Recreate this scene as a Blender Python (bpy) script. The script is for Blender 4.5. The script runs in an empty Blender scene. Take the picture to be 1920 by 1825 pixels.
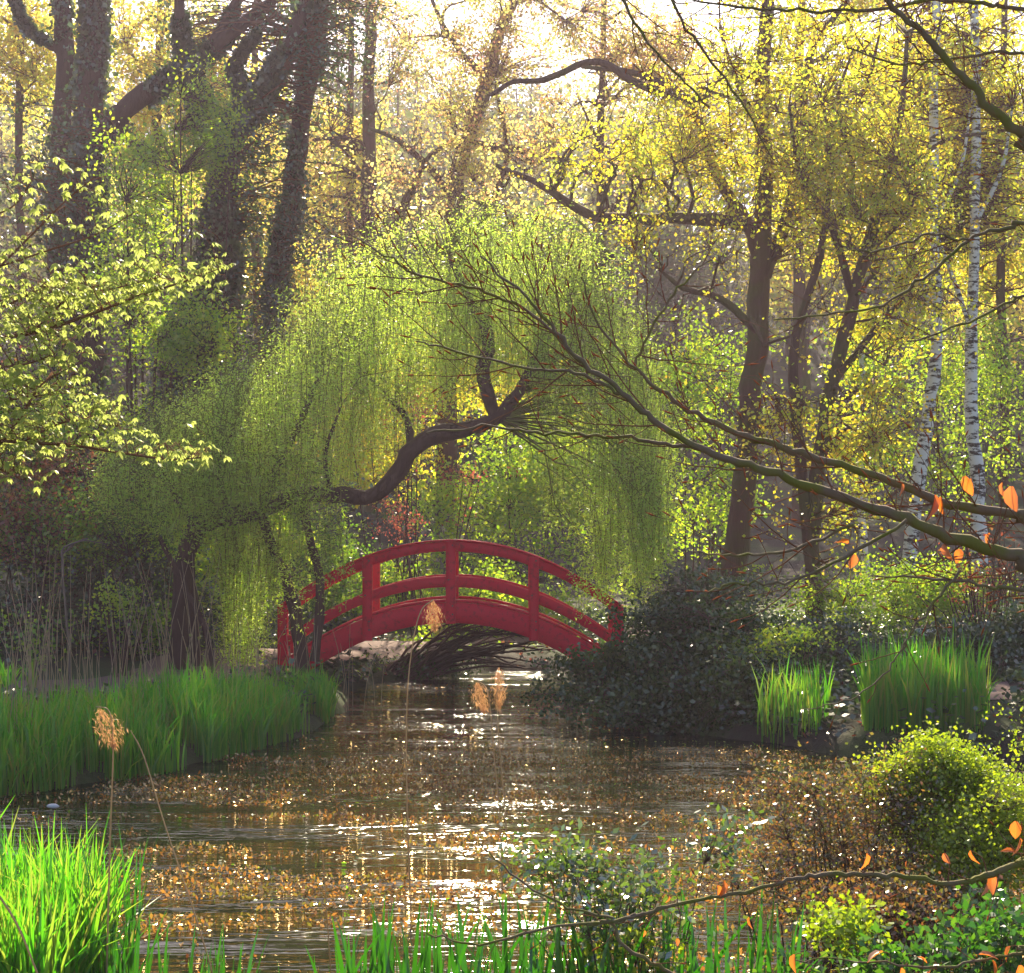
import bpy, math, random
import numpy as np
from mathutils import Vector
R = np.random.default_rng(7)
random.seed(7)
S = bpy.context.scene
COL = S.collection
rad = math.radians
# ------------------------------------------------------------------ camera
F = 2930.0; CX = 960.0; HY = 1000.0; CZ = 2.4
cam_d = bpy.data.cameras.new('camera'); cam = bpy.data.objects.new('camera', cam_d); COL.objects.link(cam)
cam.location = (0, 0, CZ); cam.rotation_euler = (rad(90), 0, 0)
cam_d.sensor_width = 36; cam_d.lens = 36*F/1920; cam_d.shift_y = (HY-912.5)/1920
cam_d.clip_start = 0.1; cam_d.clip_end = 3000
S.camera = cam
# ------------------------------------------------------------------ light
SUN_EL, SUN_AZ = 35.0, -1.5
world = bpy.data.worlds.new('World'); S.world = world; world.use_nodes = True
wn = world.node_tree.nodes; wl = world.node_tree.links
bg = wn['Background']
sky = wn.new('ShaderNodeTexSky'); sky.sky_type = 'NISHITA'; sky.sun_disc = False
sky.sun_elevation = rad(SUN_EL); sky.sun_rotation = rad(SUN_AZ); sky.air_density = 1.0; sky.dust_density = 1.2
wl.new(sky.outputs[0], bg.inputs[0]); bg.inputs[1].default_value = 0.07
sd = bpy.data.lights.new('sun', 'SUN'); sun = bpy.data.objects.new('sun', sd); COL.objects.link(sun)
sv = Vector((math.sin(rad(SUN_AZ))*math.cos(rad(SUN_EL)), math.cos(rad(SUN_AZ))*math.cos(rad(SUN_EL)), math.sin(rad(SUN_EL))))
sun.rotation_euler = sv.to_track_quat('Z', 'Y').to_euler()
sd.energy = 5.0; sd.angle = rad(0.6); sd.color = (1.0, 0.87, 0.62)
S.view_settings.view_transform = 'Standard'; S.view_settings.look = 'None'
S.view_settings.gamma = 1; S.view_settings.exposure = 1.55
try: S.view_settings.use_curve_mapping = False
except Exception: pass
S.render.engine = 'CYCLES'
cy = S.cycles
cy.max_bounces = 7; cy.diffuse_bounces = 3; cy.glossy_bounces = 3; cy.transmission_bounces = 4
cy.volume_bounces = 1; cy.transparent_max_bounces = 6
cy.use_denoising = True
try: cy.denoiser = 'OPENIMAGEDENOISE'
except Exception: pass
cy.sample_clamp_indirect = 6.0; cy.sample_clamp_direct = 0
cy.caustics_reflective = False; cy.caustics_refractive = False

# ------------------------------------------------------------------ helpers
def W(px, py, Y):
    return np.array([(px-CX)/F*Y, Y, CZ+(HY-py)/F*Y])
def WP(lst, Y):
    out = []
    for p in lst:
        y = p[2] if len(p) > 2 else Y
        out.append(W(p[0], p[1], y))
    return np.array(out)
_nd = R.normal(size=(10, 3)); _nd /= np.linalg.norm(_nd, axis=1)[:, None]; _np = R.uniform(0, 6.28, 10)
_nf = np.array([1, 1.1, 1.3, 1.7, 2.1, 2.4, 3.1, 3.3, 4.2, 4.6]); _na = 1/_nf**0.7
def nz(P, s=1.0, o=0.0):
    P = np.asarray(P, float)
    v = 0
    for i in range(10):
        v = v + _na[i]*np.sin((P@_nd[i])*(_nf[i]*s)+_np[i]+o*(i+1))
    return v/_na.sum()*1.9
def unit(v):
    return v/np.maximum(np.linalg.norm(v, axis=-1, keepdims=True), 1e-9)
def rdir(n):
    return unit(R.normal(size=(n, 3)))

class MB:
    def __init__(s): s.v = []; s.f = []; s.n = 0; s.mi = []; s.cur = 0
    def add(s, v, f):
        v = np.asarray(v, float).reshape(-1, 3); f = np.asarray(f, int)
        if len(v) == 0 or len(f) == 0: return
        s.v.append(v); s.f.append(f+s.n); s.n += len(v); s.mi.append(np.full(len(f), s.cur))
    def box(s, c, d, rot=None):
        x, y, z = np.array(d)/2
        v = np.array([[-x,-y,-z],[x,-y,-z],[x,y,-z],[-x,y,-z],[-x,-y,z],[x,-y,z],[x,y,z],[-x,y,z]])
        if rot is not None: v = v@np.array(rot).T
        s.add(v+np.array(c), [[0,3,2,1],[4,5,6,7],[0,1,5,4],[1,2,6,5],[2,3,7,6],[3,0,4,7]])
    def tubes(s, P, Rr, n=4, cap=True):
        """P (M,K,3) polylines, Rr (M,K) radii"""
        P = np.asarray(P, float); Rr = np.asarray(Rr, float)
        if P.ndim == 2: P = P[None]; Rr = Rr[None]
        M, K, _ = P.shape
        if M == 0: return
        T = np.gradient(P, axis=1); T = unit(T)
        mean = unit(P[:, -1]-P[:, 0])
        ref = np.where(np.abs(mean[:, 2:3]) > 0.8, np.array([[1., 0.1, 0]]), np.array([[0.05, 0.1, 1.]]))[:, None, :]
        A = unit(np.cross(T, ref)); B = np.cross(T, A)
        an = np.linspace(0, 2*np.pi, n, endpoint=False)
        ca = np.cos(an)[None, None, :, None]; sa = np.sin(an)[None, None, :, None]
        V = P[:, :, None, :]+(A[:, :, None, :]*ca+B[:, :, None, :]*sa)*Rr[:, :, None, None]
        idx = np.arange(M*K*n).reshape(M, K, n)
        a = idx[:, :-1, :]; b = np.roll(idx, -1, axis=2)[:, :-1, :]
        c = np.roll(idx, -1, axis=2)[:, 1:, :]; d = idx[:, 1:, :]
        s.add(V.reshape(-1, 3), np.stack([a, b, c, d], -1).reshape(-1, 4))
    def leaves(s, C, size, aspect=0.55, d=None, nrm=None, nb=0.0, fold=0.0):
        """rhombic leaf blades, base at C"""
        C = np.asarray(C, float); N = len(C)
        if N == 0: return
        size = np.broadcast_to(np.asarray(size, float), (N,))[:, None]
        if d is None: d = rdir(N)
        d = unit(d)
        nr = rdir(N) if nrm is None else unit(np.broadcast_to(nrm, (N, 3))+R.normal(size=(N, 3))*nb)
        side = unit(np.cross(d, nr)); up = np.cross(side, d)
        a = C; c = C+d*size; m = C+d*size*0.45
        w = side*size*aspect*0.5
        b1 = m+w+up*size*fold; b2 = m-w+up*size*fold
        V = np.stack([a, b1, c, b2], 1).reshape(-1, 3)
        i = np.arange(N)[:, None]*4
        s.add(V, i+np.array([[0, 1, 2, 3]]))
    def build(s, name, mats, parent=None, smooth=False, **props):
        me = bpy.data.meshes.new(name)
        if s.n:
            v = np.concatenate(s.v); me.vertices.add(len(v)); me.vertices.foreach_set('co', v.astype(np.float32).ravel())
            tot = []; loops = []
            for f in s.f: tot.append(np.full(len(f), f.shape[1])); loops.append(f.ravel())
            tot = np.concatenate(tot); loops = np.concatenate(loops)
            me.loops.add(len(loops)); me.loops.foreach_set('vertex_index', loops.astype(np.int32))
            me.polygons.add(len(tot)); st = np.concatenate([[0], np.cumsum(tot)[:-1]])
            me.polygons.foreach_set('loop_start', st.astype(np.int32))
            me.polygons.foreach_set('material_index', np.concatenate(s.mi).astype(np.int32))
            me.update(calc_edges=True)
            if smooth: me.polygons.foreach_set('use_smooth', np.ones(len(tot), bool))
        for m in (mats if isinstance(mats, (list, tuple)) else [mats]): me.materials.append(m)
        return link(name, me, parent, **props)
def link(name, me, parent=None, **props):
    o = bpy.data.objects.new(name, me); COL.objects.link(o)
    if parent is not None: o.parent = parent
    for k, v in props.items(): o[k] = v
    return o
def thing(name, label, cat, group=None, loc=(0, 0, 0)):
    o = bpy.data.objects.new(name, None); COL.objects.link(o); o.empty_display_size = 0.2
    o.location = loc; o['label'] = label; o['category'] = cat
    if group: o['group'] = group
    return o
def resample(P, Rr, n):
    """smooth Catmull-Rom resampling"""
    P = np.asarray(P, float); Rr = np.asarray(Rr, float)
    k = len(P); e = np.vstack([2*P[0]-P[1], P, 2*P[-1]-P[-2]])
    re = np.interp(np.linspace(0, k-1, n), np.arange(k), Rr)
    t = np.linspace(0, k-1, n); i = np.minimum(t.astype(int), k-2); u = (t-i)[:, None]
    p0, p1, p2, p3 = e[i], e[i+1], e[i+2], e[i+3]
    Q = 0.5*((2*p1)+(-p0+p2)*u+(2*p0-5*p1+4*p2-p3)*u*u+(-p0+3*p1-3*p2+p3)*u**3)
    return Q, re
def limb(mb, P, Rr, n=12, sides=7, wob=0.25):
    Q, r = resample(P, Rr, n)
    Q[1:-1] += R.normal(size=(n-2, 3))*r[1:-1, None]*wob
    r = r*(1+R.uniform(-.1, .1, n))
    mb.tubes(Q, r, sides)
    return Q, r

# ------------------------------------------------------------------ materials
def mat(name):
    m = bpy.data.materials.new(name); m.use_nodes = True
    nt = m.node_tree; nt.nodes.clear()
    return m, nt, nt.nodes.new('ShaderNodeOutputMaterial')
def ramp(nt, stops, fac=None, interp='LINEAR'):
    r = nt.nodes.new('ShaderNodeValToRGB'); cr = r.color_ramp; cr.interpolation = interp
    while len(cr.elements) > 1: cr.elements.remove(cr.elements[-1])
    cr.elements[0].position = stops[0][0]; cr.elements[0].color = (*stops[0][1], 1)
    for p, c in stops[1:]:
        e = cr.elements.new(p); e.color = (*c, 1)
    if fac is not None: nt.links.new(fac, r.inputs[0])
    return r.outputs[0]
def noise(nt, scale, detail=3, rough=0.55, coord='Object', vec_scale=None, out='Fac'):
    tc = nt.nodes.new('ShaderNodeTexCoord'); n = nt.nodes.new('ShaderNodeTexNoise')
    n.inputs['Scale'].default_value = scale; n.inputs['Detail'].default_value = detail; n.inputs['Roughness'].default_value = rough
    src = tc.outputs[coord]
    if vec_scale:
        mp = nt.nodes.new('ShaderNodeMapping'); mp.inputs['Scale'].default_value = vec_scale
        nt.links.new(src, mp.inputs[0]); src = mp.outputs[0]
    nt.links.new(src, n.inputs['Vector'])
    return n.outputs[out]
def mixc(nt, a, b, fac, typ='MIX'):
    m = nt.nodes.new('ShaderNodeMix'); m.data_type = 'RGBA'; m.blend_type = typ
    if isinstance(fac, float): m.inputs[0].default_value = fac
    else: nt.links.new(fac, m.inputs[0])
    for s_, v in ((6, a), (7, b)):
        if isinstance(v, tuple): m.inputs[s_].default_value = (*v, 1)
        else: nt.links.new(v, m.inputs[s_])
    return m.outputs[2]
def leafmat(name, cols, trans=1.0, tcols=None, gloss=0.06, rough=0.35, tmix=0.5, nscale=0.8, gcol_=(1, 1, 1)):
    """cols: refl colours, tcols: transmitted colours; varied leaf by leaf and clump by clump"""
    m, nt, out = mat(name); L = nt.links
    g = nt.nodes.new('ShaderNodeNewGeometry')
    n = noise(nt, nscale, 2)
    ad = nt.nodes.new('ShaderNodeMath'); ad.operation = 'MULTIPLY_ADD'
    L.new(g.outputs['Random Per Island'], ad.inputs[0]); ad.inputs[1].default_value = 0.65
    mu = nt.nodes.new('ShaderNodeMath'); mu.operation = 'MULTIPLY_ADD'
    L.new(n, mu.inputs[0]); mu.inputs[1].default_value = 0.9; mu.inputs[2].default_value = -0.27
    L.new(mu.outputs[0], ad.inputs[2])
    k = len(cols)
    st = lambda cs: [((i+0.5)/k, c) for i, c in enumerate(cs)]
    c1 = ramp(nt, st(cols), ad.outputs[0])
    tcols = tcols or [tuple(min(x*trans, 1) for x in c) for c in cols]
    c2 = ramp(nt, st(tcols), ad.outputs[0])
    d = nt.nodes.new('ShaderNodeBsdfDiffuse'); L.new(c1, d.inputs[0])
    t = nt.nodes.new('ShaderNodeBsdfTranslucent'); L.new(c2, t.inputs[0])
    mx = nt.nodes.new('ShaderNodeMixShader'); mx.inputs[0].default_value = tmix
    L.new(d.outputs[0], mx.inputs[1]); L.new(t.outputs[0], mx.inputs[2])
    gl = nt.nodes.new('ShaderNodeBsdfGlossy'); gl.inputs['Color'].default_value = (*gcol_, 1); gl.inputs['Roughness'].default_value = rough
    m2 = nt.nodes.new('ShaderNodeMixShader'); m2.inputs[0].default_value = gloss
    L.new(mx.outputs[0], m2.inputs[1]); L.new(gl.outputs[0], m2.inputs[2])
    L.new(m2.outputs[0], out.inputs[0])
    return m
def pbr(name, color, rough=0.7, bump=None, bstr=0.3, bdist=0.02, spec=0.5):
    m, nt, out = mat(name); L = nt.links
    p = nt.nodes.new('ShaderNodeBsdfPrincipled'); p.inputs['Roughness'].default_value = rough
    p.inputs['Specular IOR Level'].default_value = spec
    c = color(nt) if callable(color) else color
    if isinstance(c, tuple): p.inputs['Base Color'].default_value = (*c, 1)
    else: L.new(c, p.inputs['Base Color'])
    if bump:
        b = nt.nodes.new('ShaderNodeBump'); b.inputs['Strength'].default_value = bstr; b.inputs['Distance'].default_value = bdist
        L.new(bump(nt), b.inputs['Height']); L.new(b.outputs[0], p.inputs['Normal'])
    L.new(p.outputs[0], out.inputs[0])
    return m
def barkcol(a, b, moss=None, ms=1.2):
    def f(nt):
        c = mixc(nt, a, b, noise(nt, 9, 4, 0.6, vec_scale=(1, 1, 0.25)))
        if moss:
            n = noise(nt, ms, 3); r = ramp(nt, [(0.45, (0, 0, 0)), (0.62, (1, 1, 1))], n)
            c = mixc(nt, c, moss, r)
        return c
    return f
bb = lambda nt: noise(nt, 14, 4, 0.65, vec_scale=(1, 1, 0.2))
M = {}
M['bark'] = pbr('bark', barkcol((.08, .035, .028), (.16, .08, .06), (.10, .085, .025)), .85, bb, .8, .05)
M['bark_dark'] = pbr('dark bark', barkcol((.045, .018, .014), (.10, .045, .035)), .85, bb, .8, .05)
M['bark_moss'] = pbr('mossy smooth bark', barkcol((.13, .09, .06), (.23, .17, .12), (.15, .15, .03), 9), .85, bb, .6, .015, spec=.2)
M['twig'] = pbr('twig', barkcol((.14, .07, .045), (.24, .12, .075)), .9, None, spec=0.0)
M['twig_grey'] = pbr('grey twig', barkcol((.09, .06, .045), (.18, .13, .10)), .6, None)
M['shoot'] = pbr('young willow shoot', (.20, .20, .05), .8, spec=0.1)
M['bud'] = pbr('bud', (.30, .09, .04), .8, spec=0.0)
def birchcol(nt):
    n = noise(nt, 3.0, 5, 0.7, vec_scale=(1.4, 1.4, 4)); r = ramp(nt, [(0.50, (0, 0, 0)), (0.56, (1, 1, 1))], n)
    w = mixc(nt, (.74, .73, .72), (.84, .83, .82), noise(nt, 2))
    return mixc(nt, w, (.05, .035, .03), r)
M['birch'] = pbr('birch bark', birchcol, .6, bb, .2, .02)
# leaf colours
M['gold'] = leafmat('golden spring leaves', [(.28, .20, .02), (.34, .28, .03), (.34, .33, .04), (.24, .30, .03)], tcols=[(.92, .56, .08), (.98, .80, .12), (.92, .90, .16), (.64, .82, .10)], tmix=.72)
M['gold_pink'] = leafmat('golden and coral leaves', [(.34, .16, .08), (.36, .27, .06), (.35, .33, .07), (.26, .30, .05)], tcols=[(.95, .42, .26), (.98, .76, .24), (.95, .90, .26), (.70, .82, .16)], tmix=.72)
M['yellow'] = leafmat('yellow spring leaves', [(.38, .28, .012), (.42, .40, .015), (.32, .40, .02)], tcols=[(.94, .62, .03), (.92, .88, .04), (.62, .82, .05)], tmix=.7)
M['lime'] = leafmat('lime spring leaves', [(.12, .20, .012), (.18, .27, .015), (.25, .29, .015)], tcols=[(.30, .56, .02), (.48, .72, .03), (.76, .82, .04)], tmix=.65)
M['willow'] = leafmat('willow leaves', [(.25, .38, .04), (.33, .46, .055), (.41, .47, .06)], tcols=[(.52, .80, .07), (.66, .90, .10), (.84, .94, .13)], tmix=.62)
M['green'] = leafmat('mid green leaves', [(.06, .13, .010), (.09, .18, .012), (.13, .20, .015)], tcols=[(.16, .38, .015), (.28, .54, .02), (.48, .62, .03)], tmix=.6)
M['ivy'] = leafmat('dark ivy leaves', [(.018, .035, .014), (.035, .06, .022), (.06, .085, .03)], tcols=[(.03, .08, .01), (.06, .13, .02), (.12, .2, .03)], tmix=.35, gloss=.10, rough=.3)
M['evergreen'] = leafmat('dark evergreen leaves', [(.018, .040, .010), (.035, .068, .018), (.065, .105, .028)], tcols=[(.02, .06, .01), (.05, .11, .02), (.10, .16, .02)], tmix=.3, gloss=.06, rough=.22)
M['holly'] = leafmat('glossy holly leaves', [(.02, .045, .010), (.045, .08, .018), (.07, .10, .02)], tcols=[(.10, .22, .02), (.2, .34, .03), (.3, .4, .04)], tmix=.4, gloss=.18, rough=.22)
M['red'] = leafmat('red maple leaves', [(.20, .02, .015), (.26, .05, .03), (.20, .07, .03)], tcols=[(.5, .07, .05), (.58, .14, .09), (.5, .20, .09)], tmix=.55)
M['red_dark'] = leafmat('reddish new leaves', [(.12, .035, .02), (.18, .06, .03), (.12, .12, .02)], tcols=[(.45, .10, .05), (.6, .22, .08), (.4, .45, .05)], tmix=.55)
M['rust'] = leafmat('dark rust leaves', [(.07, .02, .015), (.12, .035, .02), (.10, .06, .02)], tcols=[(.25, .05, .03), (.4, .1, .05), (.35, .2, .05)], tmix=.5)
M['maple'] = leafmat('pale unfolding maple leaves', [(.24, .31, .07), (.31, .36, .10), (.28, .33, .08)], tcols=[(.48, .62, .12), (.62, .70, .18), (.55, .64, .15)], tmix=.5, gloss=.02)
M['iris'] = leafmat('iris blades', [(.02, .10, .005), (.035, .14, .006), (.06, .18, .01)], tcols=[(.016, .13, .003), (.035, .20, .005), (.085, .29, .01)], tmix=.5, gloss=.06, rough=.35)
M['iris_bank'] = leafmat('iris bank blades', [(.03, .15, .006), (.05, .21, .008), (.09, .24, .012), (.16, .20, .03)], tcols=[(.08, .48, .01), (.16, .62, .015), (.32, .72, .025), (.5, .52, .07)], tmix=.5, gloss=.04, rough=.4)
M['spirea'] = leafmat('acid green leaves', [(.16, .24, .01), (.22, .29, .012), (.28, .32, .015)], tcols=[(.32, .50, .01), (.46, .60, .015), (.58, .66, .02)], tmix=.5)
M['nettle'] = leafmat('fresh green leaves', [(.02, .08, .012), (.035, .12, .018), (.06, .15, .02)], tcols=[(.05, .20, .012), (.10, .27, .015), (.17, .33, .02)], tmix=.5)
M['orange'] = leafmat('dry orange beech leaves', [(.34, .10, .03), (.42, .15, .05), (.36, .12, .04)], tcols=[(.72, .14, .015), (.80, .22, .03), (.75, .17, .02)], tmix=.6, nscale=20)
M['brown'] = leafmat('brown water litter', [(.035, .018, .008), (.10, .045, .015), (.18, .08, .02), (.06, .055, .015), (.04, .035, .012)], tcols=[(.2, .07, .02), (.55, .22, .04), (.75, .36, .06), (.35, .3, .04), (.2, .2, .03)], tmix=.5, gloss=.30, rough=.16, gcol_=(1, .72, .38))
M['copper'] = leafmat('small copper leaves', [(.08, .035, .02), (.13, .06, .025), (.09, .08, .02), (.06, .07, .02)], tcols=[(.24, .08, .03), (.40, .17, .04), (.28, .24, .03), (.14, .18, .02)], tmix=.45, gloss=.10, rough=.3)
M['straw'] = leafmat('straw', [(.38, .25, .15), (.45, .33, .20), (.36, .28, .18)], tcols=[(.5, .3, .15), (.6, .42, .22), (.5, .38, .22)], tmix=.35, nscale=5)
M['plume'] = leafmat('reed plume', [(.30, .15, .07), (.36, .20, .10), (.32, .18, .09)], tcols=[(.75, .38, .15), (.85, .48, .20), (.8, .42, .18)], tmix=.5, nscale=5)
M['farleaf'] = leafmat('far wood leaves', [(.05, .07, .03), (.08, .09, .04), (.10, .09, .05)], tcols=[(.14, .2, .06), (.24, .26, .08), (.32, .26, .1)], tmix=.5, nscale=.15)

# ------------------------------------------------------------------ terrain
POND = np.array([(-16, 6.2), (-8, 6.4), (-4, 6.9), (-2.4, 6.6), (0, 6.3), (1.5, 6.4), (3, 6.8), (5, 7.6), (9, 8), (16, 9), (17, 14), (9, 15.6), (5.1, 16), (3.65, 16.8),
    (2.9, 18), (1.5, 19.5), (1.2, 21.5), (1.15, 24.5), (1.5, 26.2), (0.9, 27.4), (-.6, 27.0), (-1.5, 26.0), (-2.2, 25.0), (-2.5, 23.5), (-2.35, 21), (-2.5, 18.5), (-3.4, 15.9), (-4.8, 14.3), (-9, 13.4), (-16, 12.6)])
def pond_sd(x, y):
    """negative inside the pond"""
    P = np.stack([x, y], -1); d = np.full(x.shape, 1e9); ins = np.zeros(x.shape, bool)
    n = len(POND)
    for i in range(n):
        a, b = POND[i], POND[(i+1) % n]; ab = b-a
        t = np.clip(((P-a)@ab)/(ab@ab), 0, 1)
        q = a+t[..., None]*ab; d = np.minimum(d, np.linalg.norm(P-q, axis=-1))
        c = ((a[1] > y) != (b[1] > y)) & (x < (b[0]-a[0])*(y-a[1])/(b[1]-a[1]+1e-12)+a[0])
        ins ^= c
    return np.where(ins, -d, d)
def ground(x, y):
    x = np.asarray(x, float); y = np.asarray(y, float)
    s = pond_sd(x, y)+0.12*nz(np.stack([x, y, 0*x], -1), 2.2)
    land = 0.05+0.26*(1-np.exp(-np.maximum(s, 0)/0.45))+0.01*np.clip(s, 0, 30)
    land = land+0.05*nz(np.stack([x, y, 0*x], -1), 1.3)*np.clip(s, 0, 1)
    land = land+np.where(s > 0, 0.55*np.exp(-((x-9)**2)/10-((y-21)**2)/14), 0)+np.where(s > 0, 0.7*np.exp(-((x+9)**2)/14-((y-27)**2)/22), 0)
    bed = -0.02-0.6*(1-np.exp(np.minimum(s, 0)/1.2))
    h = np.where(s > 0, land, bed)
    t = np.clip((y-42)/90, 0, 1); h = h+26*t*t*(3-2*t)+np.clip(y-132, 0, 1e4)*0.02
    far = np.clip((y-38)/30, 0, 1); h = h+far*0.5*nz(np.stack([x, y, 0*x], -1), .2)
    h = h+np.where(y < 7, np.clip((7-y)*0.12, 0, .6), 0)*(s > 0)
    return h
def axis(a, b, fine_a, fine_b, step, g=1.16):
    c = list(np.arange(fine_a, fine_b, step)); d = step; x = c[-1]
    while x < b: d *= g; x += d; c.append(x)
    d = step; x = c[0]; pre = []
    while x > a: d *= g; x -= d; pre.append(x)
    return np.array(pre[::-1]+c)
xs = axis(-700, 700, -11, 11, 0.14); ys = axis(-60, 1200, 3, 32, 0.14)
X, Y = np.meshgrid(xs, ys); Z = ground(X, Y)
mb = MB(); V = np.stack([X, Y, Z], -1).reshape(-1, 3); ny, nx = X.shape
i = np.arange(ny*nx).reshape(ny, nx)
mb.add(V, np.stack([i[:-1, :-1], i[:-1, 1:], i[1:, 1:], i[1:, :-1]], -1).reshape(-1, 4))
def gcol(nt):
    a = mixc(nt, (.018, .012, .008), (.045, .03, .018), noise(nt, 3, 5))
    return mixc(nt, a, (.05, .07, .015), ramp(nt, [(.42, (0, 0, 0)), (.6, (1, 1, 1))], noise(nt, .6, 4)))
M['soil'] = pbr('woodland soil', gcol, .95, lambda nt: noise(nt, 12, 5, .7), .7, .06)
mb.build('ground', M['soil'], smooth=True, kind='structure')

# ------------------------------------------------------------------ water
m, nt, out = mat('pond water'); L = nt.links
p = nt.nodes.new('ShaderNodeBsdfPrincipled'); p.inputs['Base Color'].default_value = (.008, .008, .004, 1)
p.inputs['Roughness'].default_value = 0.07; p.inputs['IOR'].default_value = 1.33; p.inputs['Specular IOR Level'].default_value = .6
n1 = noise(nt, .9, 1, .5, vec_scale=(.5, 1.6, 1)); n2 = noise(nt, 9, 2, .55, vec_scale=(.35, 1.3, 1))
mk = nt.nodes.new('ShaderNodeMath'); mk.operation = 'MULTIPLY'; L.new(n2, mk.inputs[0]); L.new(ramp(nt, [(.40, (.45, .45, .45)), (.60, (1, 1, 1))], noise(nt, .8, 2, vec_scale=(.5, 1.6, 1))), mk.inputs[1])
ad = nt.nodes.new('ShaderNodeMath'); ad.operation = 'MULTIPLY_ADD'; L.new(mk.outputs[0], ad.inputs[0]); ad.inputs[1].default_value = .30; L.new(n1, ad.inputs[2])
b = nt.nodes.new('ShaderNodeBump'); b.inputs['Strength'].default_value = 1.0; b.inputs['Distance'].default_value = .12
L.new(ad.outputs[0], b.inputs['Height']); L.new(b.outputs[0], p.inputs['Normal']); L.new(p.outputs[0], out.inputs[0]); M['water'] = m
mb = MB(); mb.add([(-22, 4, 0), (22, 4, 0), (22, 29, 0), (-22, 29, 0)], [[0, 1, 2, 3]])
mb.build('water', M['water'], kind='structure')

# ------------------------------------------------------------------ paths
M['path'] = pbr('earth path', lambda nt: mixc(nt, (.15, .085, .075), (.22, .135, .115), noise(nt, 5, 5)), .95, lambda nt: noise(nt, 40, 4), .4, .02)
def strip(name, pts, w, m_):
    Q, r = resample(np.array([(a, b_, 0) for a, b_ in pts]), [w]*len(pts), 70)
    T = unit(np.gradient(Q, axis=0)); N = np.stack([-T[:, 1], T[:, 0], 0*T[:, 0]], 1)
    u = np.linspace(-1, 1, 9)
    wob = 1+.12*nz(Q, 2.5)
    V = Q[:, None, :]+N[:, None, :]*(u[None, :, None]*(w/2*wob)[:, None, None])
    V[..., 2] = np.maximum(ground(V[..., 0], V[..., 1])+0.012-0.03*np.abs(u)**6, .03)
    k = np.arange(70*9).reshape(70, 9); mb = MB()
    mb.add(V.reshape(-1, 3), np.stack([k[:-1, :-1], k[:-1, 1:], k[1:, 1:], k[1:, :-1]], -1).reshape(-1, 4))
    return mb.build(name, m_, smooth=True, kind='structure')
PATH1 = [(-22, 17.5), (-12, 18.4), (-7, 19.6), (-4.9, 21.4), (-4.2, 24.4), (-2.9, 27), (-1.6, 29.2), (1, 31), (8, 33), (20, 34)]
strip('path', PATH1, 2.1, M['path'])
PATH2 = [(5.6, 18.2), (6.2, 20.5), (6.9, 24), (8, 28), (9, 32)]
strip('path', PATH2, .55, M['path'])

# ------------------------------------------------------------------ bridge
YB = 24.0; BX = (845-CX)/F*YB; BW = 1.35
def redcol(nt):
    a = mixc(nt, (.68, .003, .034), (.78, .006, .046), noise(nt, 3, 4))
    return mixc(nt, a, (.30, .012, .025), ramp(nt, [(.52, (0, 0, 0)), (.72, (1, 1, 1))], noise(nt, 11, 5, .7)))
M['red_paint'] = pbr('red bridge paint', redcol, .5, lambda nt: noise(nt, 9, 4, .6, vec_scale=(.5, 6, 3)), .35, .01, spec=.22)
M['deck'] = pbr('worn red deck', lambda nt: mixc(nt, (.28, .03, .04), (.2, .09, .07), noise(nt, 7, 4)), .7, bb, .3, .01)
bridge = thing('footbridge', 'red painted arched wooden footbridge crossing the narrow end of the pond', 'bridge', loc=(0, 0, 0))
def arcbar(x0, x1, zt, kt, zb, kb, y, t, n=26):
    mb = MB(); x = np.linspace(x0, x1, n); top = zt-kt*x*x; bot = zb-kb*x*x
    ch = min(.012, t*.2)
    prof = []
    for i_ in range(n):
        a, b_ = top[i_], bot[i_]
        prof.append([(x[i_]+BX, y+ch, b_), (x[i_]+BX, y, b_+ch), (x[i_]+BX, y, a-ch), (x[i_]+BX, y+ch, a), (x[i_]+BX, y+t-ch, a), (x[i_]+BX, y+t, a-ch), (x[i_]+BX, y+t, b_+ch), (x[i_]+BX, y+t-ch, b_)])
    V = np.array(prof).reshape(-1, 3); k = np.arange(n*8).reshape(n, 8)
    a = k[:-1]; b_ = np.roll(k, -1, 1)[:-1]; c = np.roll(k, -1, 1)[1:]; d = k[1:]
    mb.add(V, np.stack([a, d, c, b_], -1).reshape(-1, 4))
    mb.add(V[:8], [[0, 1, 2, 3, 4, 5, 6, 7]]); mb.add(V[-8:], [[7, 6, 5, 4, 3, 2, 1, 0]])
    return mb
ZR, KR = 2.305, .146
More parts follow.
